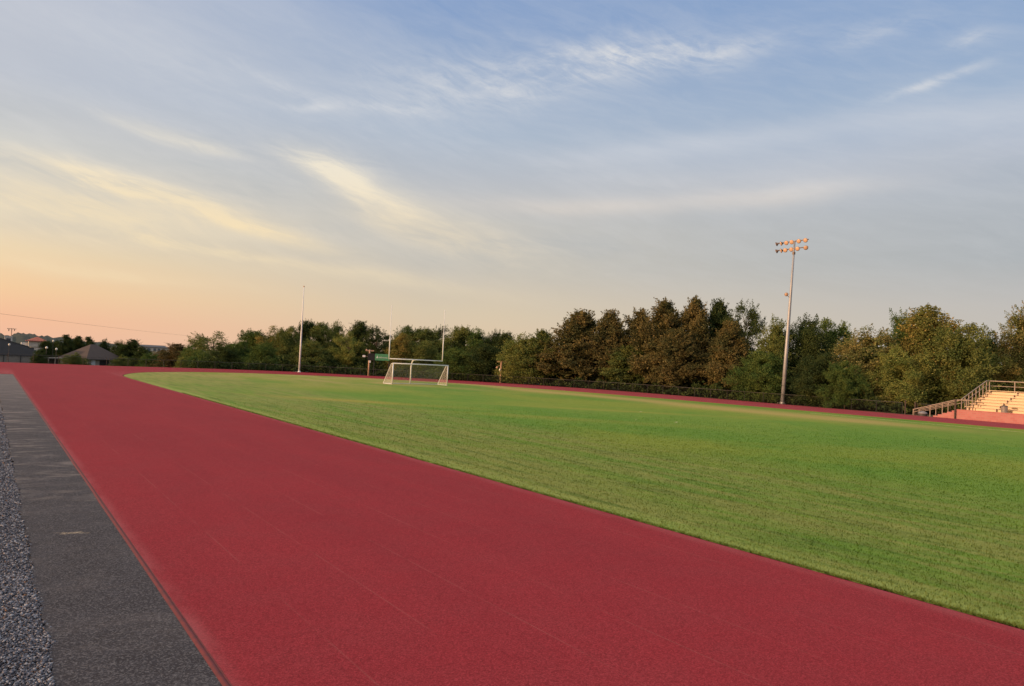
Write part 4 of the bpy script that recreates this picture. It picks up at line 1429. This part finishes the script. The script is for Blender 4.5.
for j in range(11):
    MB().tube([(X2 + .75, -2.5 * (j + 1), 2.8), (X2 + .75, -2.5 * (j + 1), 4.04)], .05, 8).build('rail_post', m_rail, bkr)
# aisle hand rail
ar = MB()
ya = -6.2
ar.tube([(.9, ya, .9), (.9, ya, 1.75), (1.1, ya, 1.98), (3.9, ya, 3.0), (4.1, ya, 2.9), (4.1, ya, 2.1)], .04, 8)
ar.tube([(2.5, ya, 1.5), (2.5, ya, 2.48)], .035, 8)
ar.build('aisle_rail', m_rail, bl)
# side stairs of block coming down beside the wall
stp = 5
for i in range(stp):
    zt = .93 * (stp - i) / (stp + .6)
    bb(.02, 1.35, .45 * i + .02, .45 * (i + 1) + .018, -.3, zt).build('step', m_brick, bl)
sr = MB()
for xx in (.06, 1.30):
    sr.tube([(xx, .1, 1.93), (xx, 4.35, .62)], .04, 8).tube([(xx, .1, 1.62), (xx, 4.35, .34)], .03, 6)
    sr.tube([(xx, .1, 1.93), (xx, -.9, 1.93)], .04, 8)
srr = sr.build('stair_rail', m_rail, bl)
for xx in (.06, 1.30):
    for yy_ in (1.4, 2.6, 4.3):
        MB().tube([(xx, yy_, -.25), (xx, yy_, 1.96 - yy_ * .308)], .045, 8).build('rail_post', m_rail, srr)
    MB().tube([(xx, -.9, .93), (xx, -.9, 1.95)], .045, 8).build('rail_post', m_rail, srr)
MB().box((-.08, .10, .85), (.14, .14, 2.3)).build('corner_post', m_brownpost, bl, bevel=.01)

tc_ = thing('trash_can', 'grey ribbed trash can standing on the bleacher walkway above the pink wall', 'trash can', (80.62, 30.95, .905))
MB().lathe([(.25, 0), (.27, .03), (.27, .60), (.285, .62), (.285, .66)], 18).build('can', pm('can_grey', (.26, .25, .25), .55, .15, 4, .3), tc_, True)
MB().lathe([(.29, .66), (.29, .70), (.20, .75), (.05, .77)], 18).build('lid', m_dark, tc_, True)
rim = MB()
for k in range(12):
    a = k * math.pi / 6
    rim.box((.272 * math.cos(a), .272 * math.sin(a), .32), (.02, .03, .54), a)
rim.build('rib', m_rail, tc_)

dr = thing('covered_bin', 'low grey dome topped bin on the ground at the foot of the bleacher stairs', 'bin', (80.0, 38.3, 0))
MB().lathe([(.40, -.02), (.42, .06), (.43, .26)], 18).build('tub', m_dark, dr, True)
MB().lathe([(.46, .26), (.46, .30), (.38, .42), (.22, .50), (.03, .53)], 18).build('lid', pm('lid_grey', (.17, .17, .19), .5, .12), dr, True)

# ------------------------------------------------------------------ buildings beyond the north end
ZL = -3.8
m_roofd = pm('dark_shingle', (.062, .047, .044), .9, .2, 1.5, bump=.3)
m_wallb = pm('tan_wall', (.33, .28, .23), .85, .12, .8)
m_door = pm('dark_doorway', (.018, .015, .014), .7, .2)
m_pale = pm('pale_render', (.52, .47, .42), .85, .1, .6)
m_red = pm('red_tile', (.36, .12, .085), .85, .2, 1)
m_gmetal = pm('grey_cladding', (.070, .072, .082), .6, .12, .7, .2)
m_gwall = pm('grey_block_wall', (.20, .185, .17), .9, .12, .8)
m_glass = pm('window_glass', (.10, .13, .16), .15, .2, 1)

# house with a hip roof: walls 13 x 10, eaves overhanging
hs = thing('brown_roofed_house', 'low house with a dark hipped roof and tan walls beyond the end of the track', 'house', (27.2, 268.5, ZL), R(36))
hw, hd, ev, rz_ = 6.6, 5.2, 2.35, 6.95
wl = MB()
wl.box((0, 0, ev / 2 - .4), (2 * hw, 2 * hd, ev + .8))
wl.build('wall', m_wallb, hs)
o_ = .95
e = [(-hw - o_, -hd - o_, ev), (hw + o_, -hd - o_, ev), (hw + o_, hd + o_, ev), (-hw - o_, hd + o_, ev)]
ra, rb = (-.9, 0, rz_), (.9, 0, rz_)
rf = MB()
rf.poly([e[0], e[1], rb, ra]).poly([e[1], e[2], rb]).poly([e[2], e[3], ra, rb]).poly([e[3], e[0], ra]).poly([(p[0], p[1], ev - .02) for p in e[::-1]])
rfo = rf.build('roof', m_roofd, hs)
fb = MB()
for a, b_ in ((0, 1), (1, 2), (2, 3), (3, 0)):
    fb.tube([(e[a][0], e[a][1], ev - .04), (e[b_][0], e[b_][1], ev - .04)], .12, 4)
fb.build('fascia', m_dark, rfo)
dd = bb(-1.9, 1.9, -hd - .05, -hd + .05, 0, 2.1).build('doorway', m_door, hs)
bb(-4.9, -3.5, -hd - .06, -hd + .04, 0, 2.05).build('white_door', m_white, hs)
w1 = bb(3.6, 4.8, -hd - .05, -hd + .05, .9, 1.9).build('window', m_glass, hs)
bb(3.45, 4.95, -hd - .08, -hd - .03, .78, .9).build('sill', m_pale, w1)
for (a, b_) in ((-hw - .5, -hd - .5), (-hw - .5, hd + .3), (hw + .4, -hd - .5)):
    bb(a - .3, a + .3, b_ - .3, b_ + .3, -.4, ev - .03).build('pillar', pm('sandstone', (.55, .42, .30), .85, .1), hs)

# grey shelter: flat roof on posts in front of a dark back wall
sh = thing('shelter', 'flat roofed grey open shelter left of the house', 'shelter', (15.6, 262, ZL))
bb(-2.6, 2.9, -1.6, 1.6, 2.15, 2.5).build('roof', pm('grey_fascia', (.22, .21, .20), .8, .1), sh)
bb(-2.4, 2.7, 1.2, 1.4, -.4, 2.14).build('back_wall', m_dark, sh)
for a in (-2.3, -.6, 1.1, 2.6):
    bb(a - .12, a + .12, -1.5, -1.26, -.4, 2.14).build('post', m_gwall, sh)

# grey metal building with a sloping roof edge
gb = thing('metal_building', 'dark grey metal building with a sloping roof at the left edge', 'building', (1.0, 270, ZL))
gbw = MB()
pr = [(-16, 0, 2.45), (10.6, 0, 2.45), (10.6, 0, 4.95), (9.4, 0, 4.98), (9.1, 0, 5.35), (2.3, 0, 7.35), (-3.5, 0, 8.2), (-16, 0, 6.4)]
gbw.prism(pr, (0, 16, 0))
gbw.build('upper_wall', m_gmetal, gb)
rl = MB()
for (a, b_) in zip(pr[2:-1], pr[3:]):
    rl.tube([(a[0], -.05, a[2] + .03), (b_[0], -.05, b_[2] + .03)], .11, 4)
rl.build('roof_edge', m_dark, gb)
bb(-16, 10.5, .25, 15.8, -.5, 2.44).build('lower_wall', m_gwall, gb)
for a in (-6, -1.5, 3, 7.3):
    bb(a - .1, a + .1, .1, .24, -.4, 2.43).build('pilaster', m_dark, gb)
vb = thing('roof_vent', 'small pale vent box on top of the grey metal building', 'vent', (5.0, 274, ZL + 6.6))
MB().box((0, 0, .5), (2.0, 1.5, 1.9)).build('box', m_pale, vb, bevel=.05)
MB().box((0, 0, 1.52), (2.3, 1.8, .12)).build('cap', m_white, vb)
MB().box((0, -.77, .55), (1.1, .05, .9)).build('grille', m_gmetal, vb)

# pale building with a red roofed tower
ZF = -6.0
pb = thing('pale_building', 'pale building with a red roofed square tower, far off beyond the grey metal building', 'building', (19.2, 445, ZF))
bb(-1.6, 7.5, -2, 8, -.5, 6.4).build('wing', m_pale, pb)
bb(-5.6, -1.55, 1, 8, -.5, 8.3).build('side_block', m_white, pb)
tw_ = bb(-2.6, 4.6, -2.6, 4.6, 6.42, 9.3).build('tower', m_pale, pb)
rt = MB()
q = [(-3.7, -3.7, 9.3), (5.7, -3.7, 9.3), (5.7, 5.7, 9.3), (-3.7, 5.7, 9.3)]
for i in range(4):
    rt.poly([q[i], q[(i + 1) % 4], (1.0, 1.0, 11.6)])
rt.poly(q[::-1])
rto = rt.build('roof', m_red, pb)
ef = MB()
for i in range(4):
    ef.tube([q[i], q[(i + 1) % 4]], .22, 4)
ef.build('fascia', pm('red_trim', (.25, .05, .06), .7, .1), rto)
for a in (0, 2.4, 4.8):
    wn = bb(a - .5, a + .7, -2.06, -1.95, 3.2, 4.8).build('window', m_glass, pb)
    bb(a - .6, a + .8, -2.1, -2.0, 3.05, 3.2).build('sill', m_white, wn)

ap = thing('apartment_block', 'distant pale apartment block with tall dark windows seen over the trees', 'building', (98.5, 590, -6.5))
bb(-8.5, 8.5, 0, 12, -.5, 9.2).build('wall', m_pale, ap)
ar_ = MB().prism([(-9.2, -.8, 9.22), (9.2, -.8, 9.22), (8, 6, 10.6), (-8, 6, 10.6)], (0, .1, .35)).build('roof', m_gmetal, ap)
for a in (-6.2, -3.4, .6, 3.4, 6.4):
    wn = bb(a - .9, a + .9, -.06, .06, 3.5, 8.6).build('window', m_glass, ap)
    bb(a - .95, a + .95, -.09, -.03, 5.9, 6.2).build('frame', m_white, wn)


def street_lamp(label, loc, h, r=.3):
    t_ = thing('street_lamp', label, 'street lamp', loc, group='lamps beyond the end of the track')
    MB().tube([(0, 0, -.4), (0, 0, h)], [.09, .06], 8).build('pole', m_dark, t_)
    hd_ = MB().lathe([(.08, h), (r * .75, h + .1), (r, h + .32), (r * .8, h + .55), (.06, h + .68)], 12).build('globe', pm('lamp_globe', (.72, .66, .60), .35, .05), t_, True)
    return t_


street_lamp('lamp with a white globe in front of the grey metal building', (5.1, 262, ZL), 5.4)
street_lamp('lamp with a white globe at the left end of the grey shelter', (14.2, 258.5, ZL), 5.0, .36)
street_lamp('lamp with a white globe just left of the house roof', (16.7, 258.5, ZL), 4.7, .33)
street_lamp('taller lamp with a small globe among the dark trees over the shelter', (16.6, 272, ZL), 7.1, .26)


def power_pole(label, loc, h, rz=0.0):
    t_ = thing('utility_pole', label, 'utility pole', loc, rz, 'poles of the overhead line')
    MB().tube([(0, 0, -.5), (0, 0, h)], [.19, .13], 8).build('pole', m_wood, t_, True)
    MB().box((0, 0, h - .25), (2.5, .14, .16)).build('crossarm', m_wood, t_)
    for s_ in (-1.1, -.5, .5, 1.1):
        MB().lathe([(.05, h - .17), (.08, h - .1), (.05, h)], 8, Matrix.Translation((s_, 0, 0))).build('insulator', m_pale, t_)
    MB().tube([(-.75, .02, h - .3), (-.75, .02, h - 1.0)], .12, 8).tube([(.75, .02, h - .3), (.75, .02, h - .9)], .1, 8).build('transformer', m_gmetal, t_)
    return t_


power_pole('utility pole with a crossarm standing up behind the grey metal building', (5.9, 285, ZL), 10.9)
power_pole('utility pole hidden in the trees at the right end of the overhead line', (83.0, 362, ZL), 12.6, .5)
power_pole('utility pole of the overhead line just beyond the left edge', (-14, 165, -2.5), 11.85, .5)
c_ = []
A, B = Vector((-14, 165, 9.3)), Vector((83.0, 362, 8.75))
for i in range(41):
    f_ = i / 40
    p = A.lerp(B, f_)
    p.z -= 1.0 * 4 * f_ * (1 - f_) * .45
    c_.append(p)
pl = MB().tube([tuple(p) for p in c_], .022, 5).build('power_line', m_dark)
tag(pl, 'thin overhead cable sagging across the lower left sky', 'cable')
